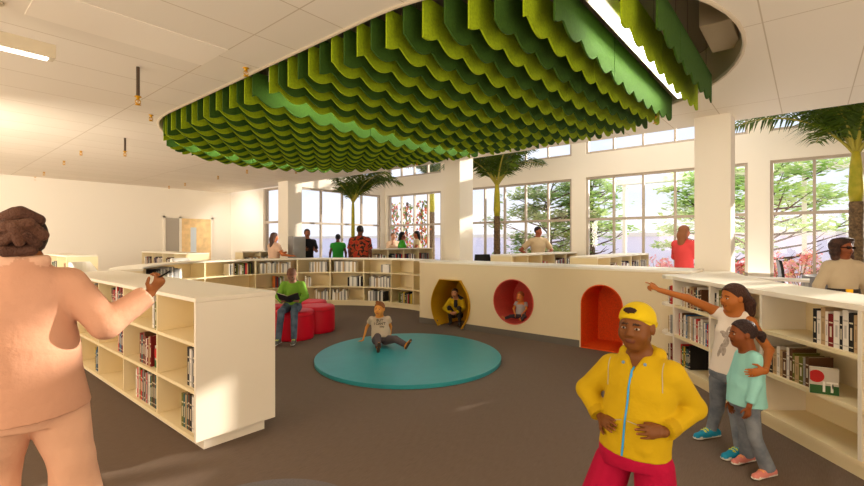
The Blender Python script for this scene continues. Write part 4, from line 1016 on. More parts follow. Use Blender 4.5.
    if skirt:
        G = Surf(); G.cone(wa, J['pelvis'], ww+.01, pw_+.012, k=.03, col=skirt['col'], flat=(f, .75)); e = (J['knL']+J['knR'])/2+np.array((0,0,skirt.get('dz', 0.05))); G.cone(J['pelvis'], e, pw_+.012, pw_*1.15, k=.03, col=skirt['col'], flat=(f, .8), cut=[(e, e-J['pelvis'])])
        garment('skirt', G, mt=skirt.get('mat'))
    if shoes:
        for d_ in 'LR':
            G = Surf(); a, t2 = J['an'+d_], J['toe'+d_]; fl_ = J.get('sole'+d_, None); dn = np.array((0,0,-1.0)) if fl_ is None else nrm(fl_)
            fw = nrm((t2-a)-dn*np.dot(t2-a, dn)); L = shoes.get('L', .25*s); sdv = np.cross(dn, fw)
            hd_ = .075*s; sole = a+dn*hd_; heel = sole-fw*L*.28; toe = sole+fw*L*.66; lf = lambda h_: -dn*h_
            ctf = [(sole, dn)]; ctu = [(sole+lf(.016*s), dn)]
            G.cone(heel+lf(.038*s), toe+lf(.026*s), .040*s, .036*s, k=.02*s, col=shoes['col'], cut=ctu); G.cone(a+dn*.01*s, sole+fw*L*.35+lf(.038*s), .046*s, .038*s, k=.03*s, col=shoes['col'], cut=ctu)
            G.cone(heel+lf(.012*s), toe+lf(.012*s), .043*s, .043*s, k=.004, col=shoes.get('sole', (220,214,204)), flat=(dn, .32), cut=ctf)
            if shoes.get('toe'): G.ell(toe+lf(.016*s)-fw*.01, np.array([sdv, fw, -dn]), np.array((.044,.036,.03))*s, k=.004, col=shoes['toe'], cut=ctf)
            if shoes.get('lace'):
                for q in (.12,.24,.36): m_ = sole+fw*L*q+lf(.100*s-.07*s*q); G.cone(m_-sdv*.022*s, m_+sdv*.022*s, .010*s, k=.003, col=shoes['lace'])
            garment('shoe', G, rs=min(res, .007), mt=SHOEM, smooth_it=1)
    if hair:
        G = Surf(); c = hair['col']; sc_ = hair.get('th', 1.06); hl = hair.get('line', .30)
        cut = [(Q(0,.30,hl), A[1]*.74-A[2]*.67)]
        if hair.get('nape') is not None: cut.append((Q(0,0,hair['nape']), -A[2]))
        G.ell(Q(0,-.06,.14), A, np.array((.325,.40,.365))*hh*sc_+.002, k=.01, col=c, cut=cut)
        for pr in hair.get('extra', []): pr(G, Q, A, hh)
        garment(hair.get('name', 'hair'), G, rs=hair.get('rs'), mt=hair.get('mat', HAIRM), smooth_it=hair.get('sm', 1))
    if extra: extra(body, base, dict(J=J, r=r, f=f, u=u, Q=Q, A=A, hh=hh, s=s, ch=ch, wa=wa, garment=garment))
    return body
def standing(x, y, face, H, arms=('down','down'), stride=0.0, lean=0.0, z=0.0, yaw_head=0.0, wide=1.0):
    """joints of a standing figure at x,y facing the angle 'face' (room coordinates)"""
    f = np.array((math.cos(face), math.sin(face), 0)); rr = np.array((math.sin(face), -math.cos(face), 0)); s = H/1.72; b = np.array((x, y, z))
    def q(a, b_, c): return b+rr*a*s+f*b_*s+UP*c*s
    J = dict(head=q(0,.02+lean,1.60), neck=q(0,lean*.8,1.44), pelvis=q(0,0,.95), shL=q(-.165*wide,lean*.7,1.375), shR=q(.165*wide,lean*.7,1.375), cw=np.array(.165*s*wide), fl=np.array(.7), hipL=q(-.09,0,.90), hipR=q(.09,0,.90),
             knL=q(-.10,.02+stride*.5,.49), knR=q(.10,.02-stride*.4,.49), anL=q(-.10,stride-.02,.08), anR=q(.10,-stride-.02,.08), toeL=q(-.12,stride+.13,.035), toeR=q(.12,-stride+.13,.035), floor=b)
    a = face+yaw_head; J['hf'] = np.array((math.cos(a), math.sin(a), 0)); hands = []
    for d_, sg, mode in (('L',-1,arms[0]),('R',1,arms[1])):
        if mode == 'down': J['el'+d_] = q(sg*.24,-.02+lean*.3,1.13); J['wr'+d_] = q(sg*.25,.05,.88); hands.append(dict(d=-UP+f*.15, n=rr*sg, side=f))
        elif mode == 'hip': J['el'+d_] = q(sg*.40,-.10,1.16); J['wr'+d_] = q(sg*.21,.03,1.0); hands.append(dict(d=f*.7-rr*sg*.5-UP*.3, n=rr*sg+UP*.2, side=-UP))
        elif mode == 'fwd': J['el'+d_] = q(sg*.23,.05,1.14); J['wr'+d_] = q(sg*.12,.27,1.18); hands.append(dict(d=f-rr*sg*.3+UP*.1, n=rr*sg, side=UP))
        elif mode == 'up': J['el'+d_] = q(sg*.25,.10,1.20); J['wr'+d_] = q(sg*.16,.25,1.36); hands.append(dict(d=f*.3+UP, n=-f+rr*sg*.3, side=-rr*sg))
        elif mode == 'side': J['el'+d_] = q(sg*.30,.05,1.16); J['wr'+d_] = q(sg*.36,.25,1.12); hands.append(dict(d=f+rr*sg*.3, n=UP, side=-rr*sg))
    return J, s, hands[0], hands[1]
# ------------------------------------------------------------ the woman in the foreground, seen from behind
PK = (208,156,128)
d0 = 2.1
def wm():
    fb = nrm(FWD*.85-RIGHT*.4); rb_ = np.array((fb[1], -fb[0], 0))
    nk = P(24,262,2.08); 
    J = dict(head=P(22,243,2.12), neck=nk, shL=P(-40,286,1.98), shR=P(68,284,2.2), pelvis=P(30,405,2.12), waist=P(27,352,2.10), chest=P(22,306,2.1), hem=P(33,412,2.12),
             hipL=P(4,412,2.05), hipR=P(58,412,2.18), elL=P(-52,352,2.02), wrL=P(-40,405,2.14), elR=P(106,324,2.20), wrR=P(150,293,2.36),
             hf=nrm(FWD*.78-RIGHT*.6), cw=np.array(.175), ww=np.array(.168), pw=np.array(.195), fl=np.array(.74))
    for d_, px in (('L',-4),('R',72)):
        h = J['hip'+d_]; k = P(px, 500, 2.1 if d_ == 'L' else 2.2); k[2] = .44; J['kn'+d_] = k; a = k.copy()+fb*(.05 if d_ == 'R' else -.08)+rb_*(.02 if d_ == 'R' else -.02); a[2] = .08; J['an'+d_] = a; t = a+fb*.15; t[2] = .03; J['toe'+d_] = t
    return J, fb, rb_
J, fb, rb_ = wm()
def bun(G, Q, A, hh):
    c = (46,28,22)  # dark base under paler rolls paints the crease shade between them
    G.ell(Q(0,-.22,.16), A, np.array((.43,.38,.48))*hh, k=.02, col=c)
    d1, d2 = (104,70,54), (88,58,46)
    for (x0, z0, x1, z1, y0, y1, r0, r1, cc) in ((-.30,.42,-.05,.56,-.46,-.50,.13,.15,d1),(.02,.58,.28,.46,-.48,-.46,.15,.12,d2),(-.34,.14,-.16,.34,-.56,-.66,.12,.13,d2),(.34,.16,.14,.36,-.56,-.66,.12,.13,d1),
            (-.16,.30,.16,.38,-.72,-.74,.12,.11,d1),(-.04,.30,.02,.02,-.78,-.68,.12,.09,d1),(-.26,.02,-.08,.16,-.56,-.70,.10,.11,d1),(.26,.0,.10,.18,-.56,-.70,.10,.11,d2),(-.2,-.16,.18,-.14,-.54,-.54,.11,.11,d2)):
        G.cone(Q(x0,y0,z0), Q(x1,y1,z1), r0*hh, r1*hh, k=.001, col=cc)
def jacket(G, K):
    J, u, f, s = K['J'], K['u'], K['f'], K['s']; c = PK
    G.cone(J['neck']-K['r']*.055+u*.012-f*.02, J['neck']+K['r']*.055+u*.012-f*.02, .042, k=.02, col=(230,184,156), flat=(u, .8), cut=[(J['neck']+u*.035, u)])
    G.cone(J['elR']+(J['wrR']-J['elR'])*.55, J['elR']+(J['wrR']-J['elR'])*.93, .05, .054, k=.004, col=(232,188,162), cut=[(J['elR']+(J['wrR']-J['elR'])*.93, J['wrR']-J['elR'])])
def pen(body, base, K):
    w = K['J']['wrR']; o = w+RIGHT*.055+UP*.085-FWD*.0
    link('pen', MB().tube([o-RIGHT*.02-UP*.01, o+RIGHT*.05+UP*.03], .005, 8).mesh('pen', BLACK, base), None).location = [float(q) for q in base]
    pn = bpy.data.objects['pen']; tag(pn, 'black pen in the raised right hand of the woman in the salmon suit', 'pen')
    seam = MB().tube([K['J']['neck']-K['f']*.12-UP*.05, K['ch']-K['f']*.155, K['wa']-K['f']*.15, K['J']['hem']-K['f']*.17], .003, 6)
person('woman in a salmon pink suit seen from behind, dark braided bun, right arm raised', J, .98, (150,92,52), res=.006, hh=.23, group=None,
       top=dict(col=PK, t=.018, sleeve=.94, sleeve_r=1.16, hem_r=.204, name='jacket', extra=[jacket], neck_up=.02), pants=dict(col=(230,180,150), r=1.22, t=.016, flare=1.7),
       shoes=dict(col=(60,40,30)), hair=dict(col=(46,28,22), th=1.08, line=.33, extra=[bun], rs=.004, sm=0), face=False,
       handR=dict(d=RIGHT*.6+UP*.75+FWD*.1, n=RIGHT*.75-UP*.5-FWD*.3, side=-FWD*.7-RIGHT*.3+UP*.2, L=.165, curl=1.0), handL=dict(d=-UP, n=-rb_, side=fb), extra=pen)

# ------------------------------------------------------------ boy in the yellow hoodie
YL_ = (190,156,6); YD = (176,142,6)
fb = nrm(-FWD*.84-RIGHT*.54)
J = dict(head=P(636.5,327,1.93), hf=nrm(-FWD*.70-RIGHT*.71-UP*.02), hu=nrm(UP+RIGHT*.03), neck=P(641,357,1.96), shR=P(612,366,2.04), shL=P(671,374,1.86), chest=P(641,384,1.95), waist=P(636,420,1.95), pelvis=P(633,450,1.95), hem=P(634,449,1.95),
         elR=P(587,389,2.12), wrR=P(601,416,2.0), elL=P(694,408,1.92), wrL=P(664,432,1.81), hipR=P(613,462,2.01), hipL=P(654,466,1.89), cw=np.array(.132), ww=np.array(.127), pw=np.array(.138), fl=np.array(.74))
for d_, px in (('R',597),('L',658)):
    k = P(px, 540, J['hip'+d_].dot(FWD)); k[2] = .31; J['kn'+d_] = k; a = k.copy(); a[2] = .06; J['an'+d_] = a; t = a+fb*.1; t[2] = .03; J['toe'+d_] = t
def hood(G, K):
    J, u, f, r = K['J'], K['u'], K['f'], K['r']; c = YL_
    for s_ in (-1, 1):
        G.chain([J['neck']-f*.05+u*.02+r*s_*.02, J['neck']+r*s_*.068+u*.014-f*.015, J['neck']+r*s_*.06-u*.022+f*.03, J['neck']+r*s_*.016-u*.055+f*.062], [.034,.029,.02,.012], k=.012, col=c)
    G.cone(J['neck']-f*.07-u*.02-r*.04, J['neck']-f*.07-u*.02+r*.04, .045, k=.03, col=c)
    G.cone(J['neck']+f*.055+u*.02, J['neck']+f*.085-u*.04, .034, .006, k=.01, col=c, sub=True)
    G.cone(J['hem']-u*.045, J['hem'], .141, .140, k=.01, col=YD, flat=(f, .78), cut=[(J['hem'], -u)])
    # pocket flaps
    for s_ in (-1, 1): G.cone(K['wa']+r*s_*.075+f*.075-u*.03, K['wa']+r*s_*.062+f*.085-u*.085, .02, .024, k=.02, col=c)
def cap(G, Q, A, hh):
    c = (204,176,14)
    G.ell(Q(0,-.05,.17), A, np.array((.365,.43,.37))*hh, k=.008, col=c, cut=[(Q(0,.30,.215), A[1]*.30-A[2]*.95)])
    G.cone(Q(-.26,.20,.215), Q(.26,.20,.215), .012*hh, k=.01, col=(186,158,10), flat=None)
    G.ell(Q(.02,.315,.40), np.array([A[0], nrm(A[1]+A[2]*.8), nrm(A[2]-A[1]*.8)]), np.array((.15,.03,.075))*hh, k=.001, col=(50,30,22))
    G.ell(Q(.06,-.36,-.26), A, np.array((.24,.14,.26))*hh, k=.001, col=(46,26,18))
    G.ell(Q(0,-.52,-.02), np.array([A[0], nrm(A[1]*.5+A[2]), nrm(A[2]*.5-A[1])]), np.array((.26,.05,.24))*hh, k=.01, col=(190,164,12))
def boy_extra(body, base, K):
    J, f, u, r = K['J'], K['f'], K['u'], K['r']; nk, hem = J['neck'], J['hem']
    ob = J['_top']; me = ob.data
    from mathutils.bvhtree import BVHTree
    bv = BVHTree.FromPolygons([v.co for v in me.vertices], [tuple(p.vertices) for p in me.polygons])
    def surf(p, eps=.002, dr=None):
        o = p-base+(dr if dr is not None else f)*.4; h = bv.ray_cast(Vector(o), Vector(-(dr if dr is not None else f)))
        return np.array(h[0])+base+(dr if dr is not None else f)*eps if h[0] is not None else p
    line = [surf(nk-u*.035+(hem-nk+u*.035)*i/26-r*0.0) for i in range(27)]
    o = link('zip', MB().tube(line, .0042, 6).mesh('zip', mat('blue_zip', (48,150,214), 0.5), base), body)
    link('zip_pull', MB().tube([line[1], line[1]-u*.02+f*.006, line[2]-u*.012+f*.004], .004, 6).mesh('zip_pull', mat('blue_zip', 0), base), o)
    st = mat('grey_stitching', (176,168,140), 0.8)
    for s_ in (-1, 1):
        link('stitching', MB().tube([surf(K['wa']+r*s_*(.012+.09*i/10)+u*(.02-.02*i/10)) for i in range(11)], .0018, 5).mesh('stitching', st, base), body)
        sh = J['shR'] if s_ > 0 else J['shL']
        q = []
        for i in range(11):
            p = sh-r*s_*.012-u*(-.045+.115*i/10); q.append(surf(p))
        link('stitching', MB().tube(q, .0018, 5).mesh('stitching', st, base), body)
        b = surf(nk+r*s_*.045-u*.02); link('eyelet', MB().ball(b, .007).mesh('eyelet', mat('blue_eyelet', (110,140,170), 0.4), base, True), body)
person('boy in a yellow zip hoodie, backwards yellow cap and crimson shorts, hands on hips', J, .72, (112,66,28), res=.0042, hh=.2, child=True, lip=(96,50,34),
       top=dict(col=YL_, t=.016, sleeve=.97, sleeve_r=1.1, name='hoodie', hem_r=.136, cuff=YD, extra=[hood], neck_up=-.012),
       pants=dict(col=(168,2,54), len=.48, r=.98, t=.02, flare=1.12, name='shorts'), shoes=dict(col=(40,60,120), lace=(230,230,230)),
       hair=dict(name='cap', col=(214,186,16), th=1.0, line=.25, extra=[cap], mat=CLOTH), 
       handR=dict(d=nrm(P(614,428,1.86)-P(601,416,2.0)), n=-RIGHT*.6-FWD*.5+UP*.3, side=-UP*.3+FWD*.5-RIGHT*.4, L=.135, curl=.18),
       handL=dict(d=nrm(P(640,432,1.785)-P(664,432,1.81)), n=-FWD*.8+RIGHT*.1+UP*.25, side=UP+FWD*.6, L=.135, curl=.14, thumb=.25), extra=boy_extra)

# ------------------------------------------------------------ tall girl pointing
dg = 3.3
J = dict(head=P(733,298,3.3), hf=nrm(-RIGHT*1.0-FWD*.08-UP*.06), neck=P(735,313,3.31), shR=P(750,322,3.22), shL=P(716,311,3.42), chest=P(734,334,3.32), waist=P(731,352,3.32), pelvis=P(727,372,3.32), hem=P(728,373,3.32),
         elL=P(687,298,3.45), wrL=P(659,290,3.46), elR=P(769,350,3.06), wrR=P(765,371,2.83), hipL=P(719,380,3.38), hipR=P(738,380,3.26), knL=P(717,408,3.42), knR=P(736,412,3.18), cw=np.array(.115), ww=np.array(.105), pw=np.array(.12), fl=np.array(.72))
a = P(711,429,3.44); a[2] = .06; J['anL'] = a; a = P(740,448,3.12); a[2] = .06; J['anR'] = a
for d_ in 'LR': t = J['an'+d_]-RIGHT*.1-FWD*.03; t[2] = .03; J['toe'+d_] = t
# near foot shows left of the little girl's
def girl_hair(G, Q, A, hh):
    c = (66,40,30); G.ell(Q(0,-.16,.12), A, np.array((.335,.36,.36))*hh, k=.01, col=c)
    G.chain([Q(0,-.42,.0), Q(.05,-.56,-.25), Q(.12,-.56,-.55), Q(.16,-.46,-.85)], [.20*hh,.24*hh,.25*hh,.14*hh], k=.03, col=c)
    G.cone(Q(.25,-.15,-.02), Q(.16,-.42,-.25), .1*hh, .14*hh, k=.03, col=c)
def tank(G, K):
    J, u, f, r = K['J'], K['u'], K['f'], K['r']; c = (226,216,206)
    for s_ in (-1, 1): G.chain([J['neck']+r*s_*.06+u*.008, K['ch']+r*s_*.065+f*.06], [.026,.03], k=.02, col=c)
def print_(body, base, K):            # grey bird-like smudge printed on the tank top
    J, f, u, r = K['J'], K['f'], K['u'], K['r']; me = J['_top'].data
    from mathutils.bvhtree import BVHTree
    bv = BVHTree.FromPolygons([v.co for v in me.vertices], [tuple(p.vertices) for p in me.polygons])
    m = MB(); rr = random.Random(2)
    for (x, y, w, h) in ((0.0,.02,.02,.05),(.012,-.01,.035,.03),(-.005,-.06,.026,.05),(.01,-.11,.022,.05),(-.012,-.13,.016,.04),(.02,-.15,.014,.04),(.03,.0,.03,.018)):
        n = 10; q = []
        for i in range(n):
            a = 2*math.pi*i/n; p = K['ch']+r*(x+w*math.cos(a)*.8)+u*(y+h*math.sin(a)*.8); o = p-base+f*.4; hit = bv.ray_cast(Vector(o), Vector(-f))
            if hit[0] is not None: q.append(np.array(hit[0])+base+f*.002)
        if len(q) > 3: m.add(q, [tuple(range(len(q)))])
    link('shirt_print', m.mesh('shirt_print', mat('print_grey', (168,156,146), 0.8, noise=.2, scale=60), base), body)
def swap_sides(J):                      # facing left, the near side is the figure's left
    return {(k[:-1]+('L' if k[-1] == 'R' else 'R') if k[-1] in 'LR' and k[:2] in ('sh','el','wr','hi','kn','an','to') else k): v for k, v in J.items()}
J = swap_sides(J)
DEN = mat('denim', (96,104,116), 0.85, c2=(128,134,142), scale=12, bump=0.2)
person('taller girl in a white tank top pointing left, arm around the small girl', J, .74, (168,98,42), res=.005, hh=.205, child=True,
       top=dict(col=(226,216,206), t=.01, sleeve=0, name='tank_top', extra=[tank], neck_up=-.05), pants=dict(col=(110,116,126), t=.008, name='jeans', mat=DEN, r=.92),
       shoes=dict(col=(28,140,176), lace=(206,214,40), toe=(226,220,208), L=.2), hair=dict(col=(66,40,30), th=1.07, line=.31, extra=[girl_hair], brow=(50,30,20)),
       handR=dict(d=nrm(P(646,283.5,3.46)-P(659,290,3.46)), n=UP*.7-FWD*.6, side=UP*.5+FWD*.5, L=.13, curl=.5, point=True), handL=dict(d=-RIGHT*.8-UP*.15+FWD*.05, n=-FWD*.9+RIGHT*.1, side=UP, L=.13, curl=.2), extra=print_)
# ------------------------------------------------------------ small girl in mint
J = dict(head=P(742,334,2.98), hf=nrm(-RIGHT*.97+FWD*.16-UP*.02), neck=P(747,348,2.98), shR=P(755,358,2.90), shL=P(742,355,3.05), chest=P(749,369,2.97), waist=P(747,387,2.96), pelvis=P(746,400,2.96), hem=P(746.5,403,2.96),
         elR=P(756,383,2.86), wrR=P(749,407,2.84), elL=P(733,378,3.06), wrL=P(731,400,3.03), hipL=P(742,406,3.02), hipR=P(750,407,2.90), knL=P(745,431,3.02), knR=P(755,438,2.86), cw=np.array(.095), ww=np.array(.098), pw=np.array(.108), fl=np.array(.82))
a = P(747,456,3.05); a[2] = .05; J['anL'] = a; a = P(768,470,2.86); a[2] = .05; J['anR'] = a
for d_ in 'LR': t = J['an'+d_]-RIGHT*.09-FWD*.03; t[2] = .03; J['toe'+d_] = t
J = swap_sides(J)
def small_hair(G, Q, A, hh):
    c = (50,36,34); G.ell(Q(0,-.62,-.05), A, np.array((.15,.15,.17))*hh, k=.015, col=c); G.cone(Q(0,-.42,.05), Q(0,-.55,.0), .08*hh, k=.02, col=(90,66,70)); G.cone(Q(0,-.64,-.05), Q(0,-.66,-.24), .10*hh, .07*hh, k=.015, col=c)
MINT = (150,212,206)
person('small girl in a mint long-sleeved top and flared jeans, hair in a bun', J, .58, (132,72,34), res=.0046, hh=.185, child=True,
       top=dict(col=MINT, t=.012, sleeve=.93, sleeve_r=1.08, name='blouse', hem_r=.118, neck_up=-.02), pants=dict(col=(110,116,126), t=.01, name='jeans', mat=DEN, flare=1.5, r=.95),
       shoes=dict(col=(214,130,120), toe=(226,214,200), lace=(240,170,90), L=.17), hair=dict(col=(56,40,38), th=1.06, line=.33, extra=[small_hair], brow=(40,24,20)),
       handL=dict(d=-UP-RIGHT*.15, n=-FWD, side=-RIGHT, L=.105, curl=.4), handR=dict(d=-UP, n=FWD, side=-RIGHT, L=.1))
# ------------------------------------------------------------ reading boy on the red stool
b0 = np.array(s1); face = -FWD*.93+RIGHT*.1; face = nrm(face); rr_ = np.array((face[1], -face[0], 0))
def L(a, f_, z, o=None): return (b0 if o is None else o)+rr_*a+face*f_+UP*z-UP*(b0[2] if o is None else 0)
# person's right is the viewer's left
J = dict(pelvis=L(.0,.10,.52), neck=L(.0,.10,.86), chest=L(0,.09,.75), waist=L(0,.085,.62), head=L(0,.18,.99), hf=nrm(face*.62-UP*.75), hu=nrm(UP*.7+face*.7), shL=L(-.13,.09,.83), shR=L(.13,.09,.83),
         elL=L(-.20,.14,.66), elR=L(.20,.14,.66), wrL=L(-.11,.30,.60), wrR=L(.11,.30,.60), hipL=L(-.07,.14,.50), hipR=L(.07,.14,.50), knL=L(-.085,.42,.47), knR=L(.10,.42,.47), anL=L(-.095,.50,.08), anR=L(.125,.50,.08), toeL=L(-.10,.63,.035), toeR=L(.14,.63,.035), hem=L(0,.10,.52),
         cw=np.array(.105), ww=np.array(.108), pw=np.array(.118), fl=np.array(.76))
def green_hood(G, K):
    J, f, u, r = K['J'], K['f'], K['u'], K['r']; G.cone(J['neck']-r*.05-f*.03+u*.0, J['neck']+r*.05-f*.03+u*.0, .04, k=.03, col=(40,58,40))
person('boy in a green hoodie and jeans reading on a red stool', J, .74, (146,104,84), res=.008, hh=.2, child=True,
       top=dict(col=(112,158,52), t=.014, sleeve=.95, sleeve_r=1.15, name='hoodie', extra=[green_hood]), pants=dict(col=(84,98,118), name='jeans', mat=mat('blue_denim', (66,80,100), 0.85, c2=(96,110,130), scale=12)),
       shoes=dict(col=(92,92,88), sole=(196,194,186), L=.2, lace=(170,190,80)), hair=dict(col=(116,78,62), th=1.03, line=.30),
       handL=dict(d=face*.5+rr_*.5+UP*.2, n=-UP*.5-rr_*.6, side=face, L=.12, curl=.4), handR=dict(d=face*.5-rr_*.5+UP*.2, n=-UP*.5+rr_*.6, side=face, L=.12, curl=.4))
ob = thing('book', 'open picture book held by the boy in the green hoodie', 'book', L(0,.40,.64))
for s_ in (-1, 1):
    up_ = nrm(face*.8+UP*.55); out = nrm(rr_*s_+UP*.35-face*.0)
    c0 = L(0,.33,.585); m = MB().obox(c0, out*.16, up_*.2, np.cross(out, up_)*.004*s_); part('cover', m, mat('dark_cover', (40,44,52), 0.6), ob, fix=True)
    m = MB().obox(c0+up_*.006+np.cross(out, up_)*.0045*s_, out*.152, up_*.188, np.cross(out, up_)*.008*s_); part('page_block', m, PAGES if s_ > 0 else mat('picture_page', (196,150,90), 0.7, c2=(110,60,40), scale=18), ob, fix=True)

# ------------------------------------------------------------ toddler on the teal mat
b0 = P(381,344,6.25); b0[2] = .046; face = nrm(-FWD*.92+RIGHT*.12); rr_ = np.array((face[1], -face[0], 0))
def L(a, f_, z): return b0+rr_*a+face*f_+UP*z
J = dict(pelvis=L(0,0,.09), neck=L(.02,-.09,.39), chest=L(.015,-.07,.29), waist=L(.0,-.03,.18), head=L(.02,-.05,.50), hf=nrm(face*.9+rr_*.35), shL=L(-.10,-.085,.36), shR=L(.13,-.09,.36),
         elR=L(.20,-.14,.23), wrR=L(.25,-.10,.06), elL=L(-.14,-.12,.24), wrL=L(-.13,-.10,.10), hipL=L(-.06,.03,.085), hipR=L(.06,.03,.085), knL=L(-.19,.16,.12), knR=L(.05,.22,.17), anL=L(-.33,.24,.055), anR=L(.04,.37,.055), toeL=L(-.40,.25,.11), toeR=L(.035,.42,.10),
         soleL=nrm(face*.75-rr_*.55-UP*.1), soleR=nrm(face*.9-UP*.3), hem=L(0,0,.10), floor=L(0,0,0), cw=np.array(.112), ww=np.array(.12), pw=np.array(.125), fl=np.array(.82))
def tod_shirt(body, base, K):
    J, f, u, r = K['J'], K['f'], K['u'], K['r']; m_ = mat('shirt_ink', (52,46,42), 0.9)
    for t, dz, sz in (('BUT', .035, .05), ("I CAN'T", -.01, .046), ('stop', -.05, .036)):
        text_mesh(t, sz, K['ch']+f*(.112+.004+(-dz)*.06)+u*dz-r*(0.0 if dz > -.04 else .03), -r, u, m_, body, 'lettering')
QUIFF = lambda G, Q, A, hh: G.cone(Q(-.1,.22,.48), Q(.12,.2,.5), .09*hh, .1*hh, k=.02, col=(150,92,50))
person('toddler sitting on the teal mat, beige lettered t-shirt and dark trousers', J, .5, (226,152,72), res=.007, hh=.205, child=True, lip=(196,110,80), top=dict(col=(196,178,156), t=.012, sleeve=.24, sleeve_r=1.2, name='t_shirt'),
       pants=dict(col=(88,78,80), t=.018, r=1.22, len=.97), shoes=dict(col=(214,140,50), sole=(70,58,48), L=.125), hair=dict(col=(150,92,50), th=1.05, line=.30, extra=[QUIFF], brow=(120,70,40)),
       handR=dict(d=rr_*.8+face*.1-UP*.1, n=UP, side=face, L=.085, curl=.1), handL=dict(d=-UP, n=-rr_, side=face, L=.08), extra=tod_shirt)

# ------------------------------------------------------------ boy crouching in the yellow cubby
b0 = np.array((6.40, 4.80, 0.006)); face = nrm(np.array((-.86,-.42,0))); rr_ = np.array((face[1], -face[0], 0))
def L(a, f_, z): return b0+rr_*a+face*f_+UP*z
J = dict(pelvis=L(0,-.05,.20), neck=L(0,.03,.47), chest=L(0,.0,.38), waist=L(0,-.03,.28), head=L(.02,.07,.575), hf=nrm(face+rr_*.15), shL=L(-.11,.02,.44), shR=L(.11,.02,.44), elL=L(-.15,.12,.32), elR=L(.19,.12,.31), wrL=L(-.02,.24,.26), wrR=L(.05,.24,.25),
         hipL=L(-.06,.0,.17), hipR=L(.06,.0,.17), knL=L(-.08,.20,.33), knR=L(.09,.20,.33), anL=L(-.075,.12,.08), anR=L(.085,.12,.08), toeL=L(-.09,.22,.03), toeR=L(.1,.22,.03), hem=L(0,-.04,.22), floor=L(0,0,0), cw=np.array(.10), ww=np.array(.10), pw=np.array(.11), fl=np.array(.8))
def crouch_hood(G, K):
    J, f, u, r = K['J'], K['f'], K['u'], K['r']; G.chain([J['neck']+r*.07-f*.02, J['neck']-f*.06+u*.02, J['neck']-r*.09-f*.01+u*.0], [.03,.04,.04], k=.03, col=(40,42,54)); G.cone(J['neck']+f*.04-u*.03, K['ch']+f*.10, .035, .03, k=.01, col=(34,30,34))
person('boy in a yellow jacket crouching inside the yellow cubby hole', J, .56, (190,130,92), res=.008, hh=.165, child=True, top=dict(col=(196,160,10), t=.014, sleeve=.95, sleeve_r=1.15, name='jacket', extra=[crouch_hood]),
       pants=dict(col=(46,38,36), t=.01), shoes=dict(col=(52,50,54), sole=(70,66,66), L=.16), hair=dict(col=(74,52,38), th=1.05, line=.30), handL=dict(d=rr_*.8-UP*.3, n=face, side=UP, L=.1), handR=dict(d=-rr_*.8-UP*.3, n=face, side=UP, L=.1))
# ------------------------------------------------------------ toddler sitting in the pink cubby
b0 = np.array((6.36, 3.50, 0.262)); face = nrm(np.array((-.92,-.2,0))); rr_ = np.array((face[1], -face[0], 0))
J = dict(pelvis=L(0,.02,.06), neck=L(0,-.02,.27), chest=L(0,-.01,.2), waist=L(0,.0,.13), head=L(.01,.0,.355), hf=nrm(face+rr_*.2), shL=L(-.075,-.02,.25), shR=L(.075,-.02,.25), elL=L(-.10,.03,.17), elR=L(.11,.04,.17), wrL=L(-.05,.12,.10), wrR=L(.05,.13,.09),
         hipL=L(-.045,.04,.05), hipR=L(.045,.04,.05), knL=L(-.10,.14,.075), knR=L(.13,.12,.055), anL=L(-.06,.21,.02), anR=L(.21,.16,.02), toeL=L(-.05,.25,.045), toeR=L(.25,.18,.05), hem=L(0,.02,.07), floor=L(0,0,0), cw=np.array(.068), ww=np.array(.07), pw=np.array(.074), fl=np.array(.8))
person('toddler in a grey t-shirt sitting inside the round pink cubby hole', J, .36, (214,130,66), res=.007, hh=.165, child=True, top=dict(col=(168,160,160), t=.012, sleeve=.26, sleeve_r=1.15, name='t_shirt'), pants=dict(col=(66,54,58), t=.012), 
       hair=dict(col=(170,100,56), th=1.03, line=.32, brow=(140,80,50)), handL=dict(d=-UP+face*.5, n=-rr_, side=face, L=.065), handR=dict(d=-UP+face*.5, n=rr_, side=face, L=.065))
# ------------------------------------------------------------ people in the background
def ang(v): return math.atan2(v[1], v[0])
TOCAM = ang(-FWD); AWAY = ang(FWD); TOR = ang(RIGHT); TOL = ang(-RIGHT)
def far(label, px, d_, H, face, arms, skin, hairk, topk, pants, res=.013, yaw=0.0, look=None, extra=None, skirt=None, wide=1.0, hh=None, z=0.0):
    x, y, _ = W((px-432)/FPX*d_, d_); J, s, hl, hr = standing(x, y, face, H, arms, yaw_head=yaw, wide=wide, z=z)
    if look is not None: J['hf'] = nrm(look)
    topk = dict(topk, slope=True, sleeve_r=min(1.1, topk.get('sleeve_r', 1.0)))
    return person(label, J, s, skin, res=res, hh=hh or .225*s, top=topk, pants=pants, skirt=skirt, shoes=dict(col=(50,44,40)), hair=hairk, handL=hl, handR=hr, extra=extra, face=False)
HB = lambda c, **k: dict(dict(col=c, th=1.08, line=.30), **k)
def long_hair(c, ln=.9, w=.26):
    return lambda G, Q, A, hh: G.chain([Q(0,-.22,.1), Q(0,-.36,-.3), Q(0,-.38,-ln)], [.36*hh,w*1.15*hh,w*hh], k=.03, col=c, flat=(A[1], .7))
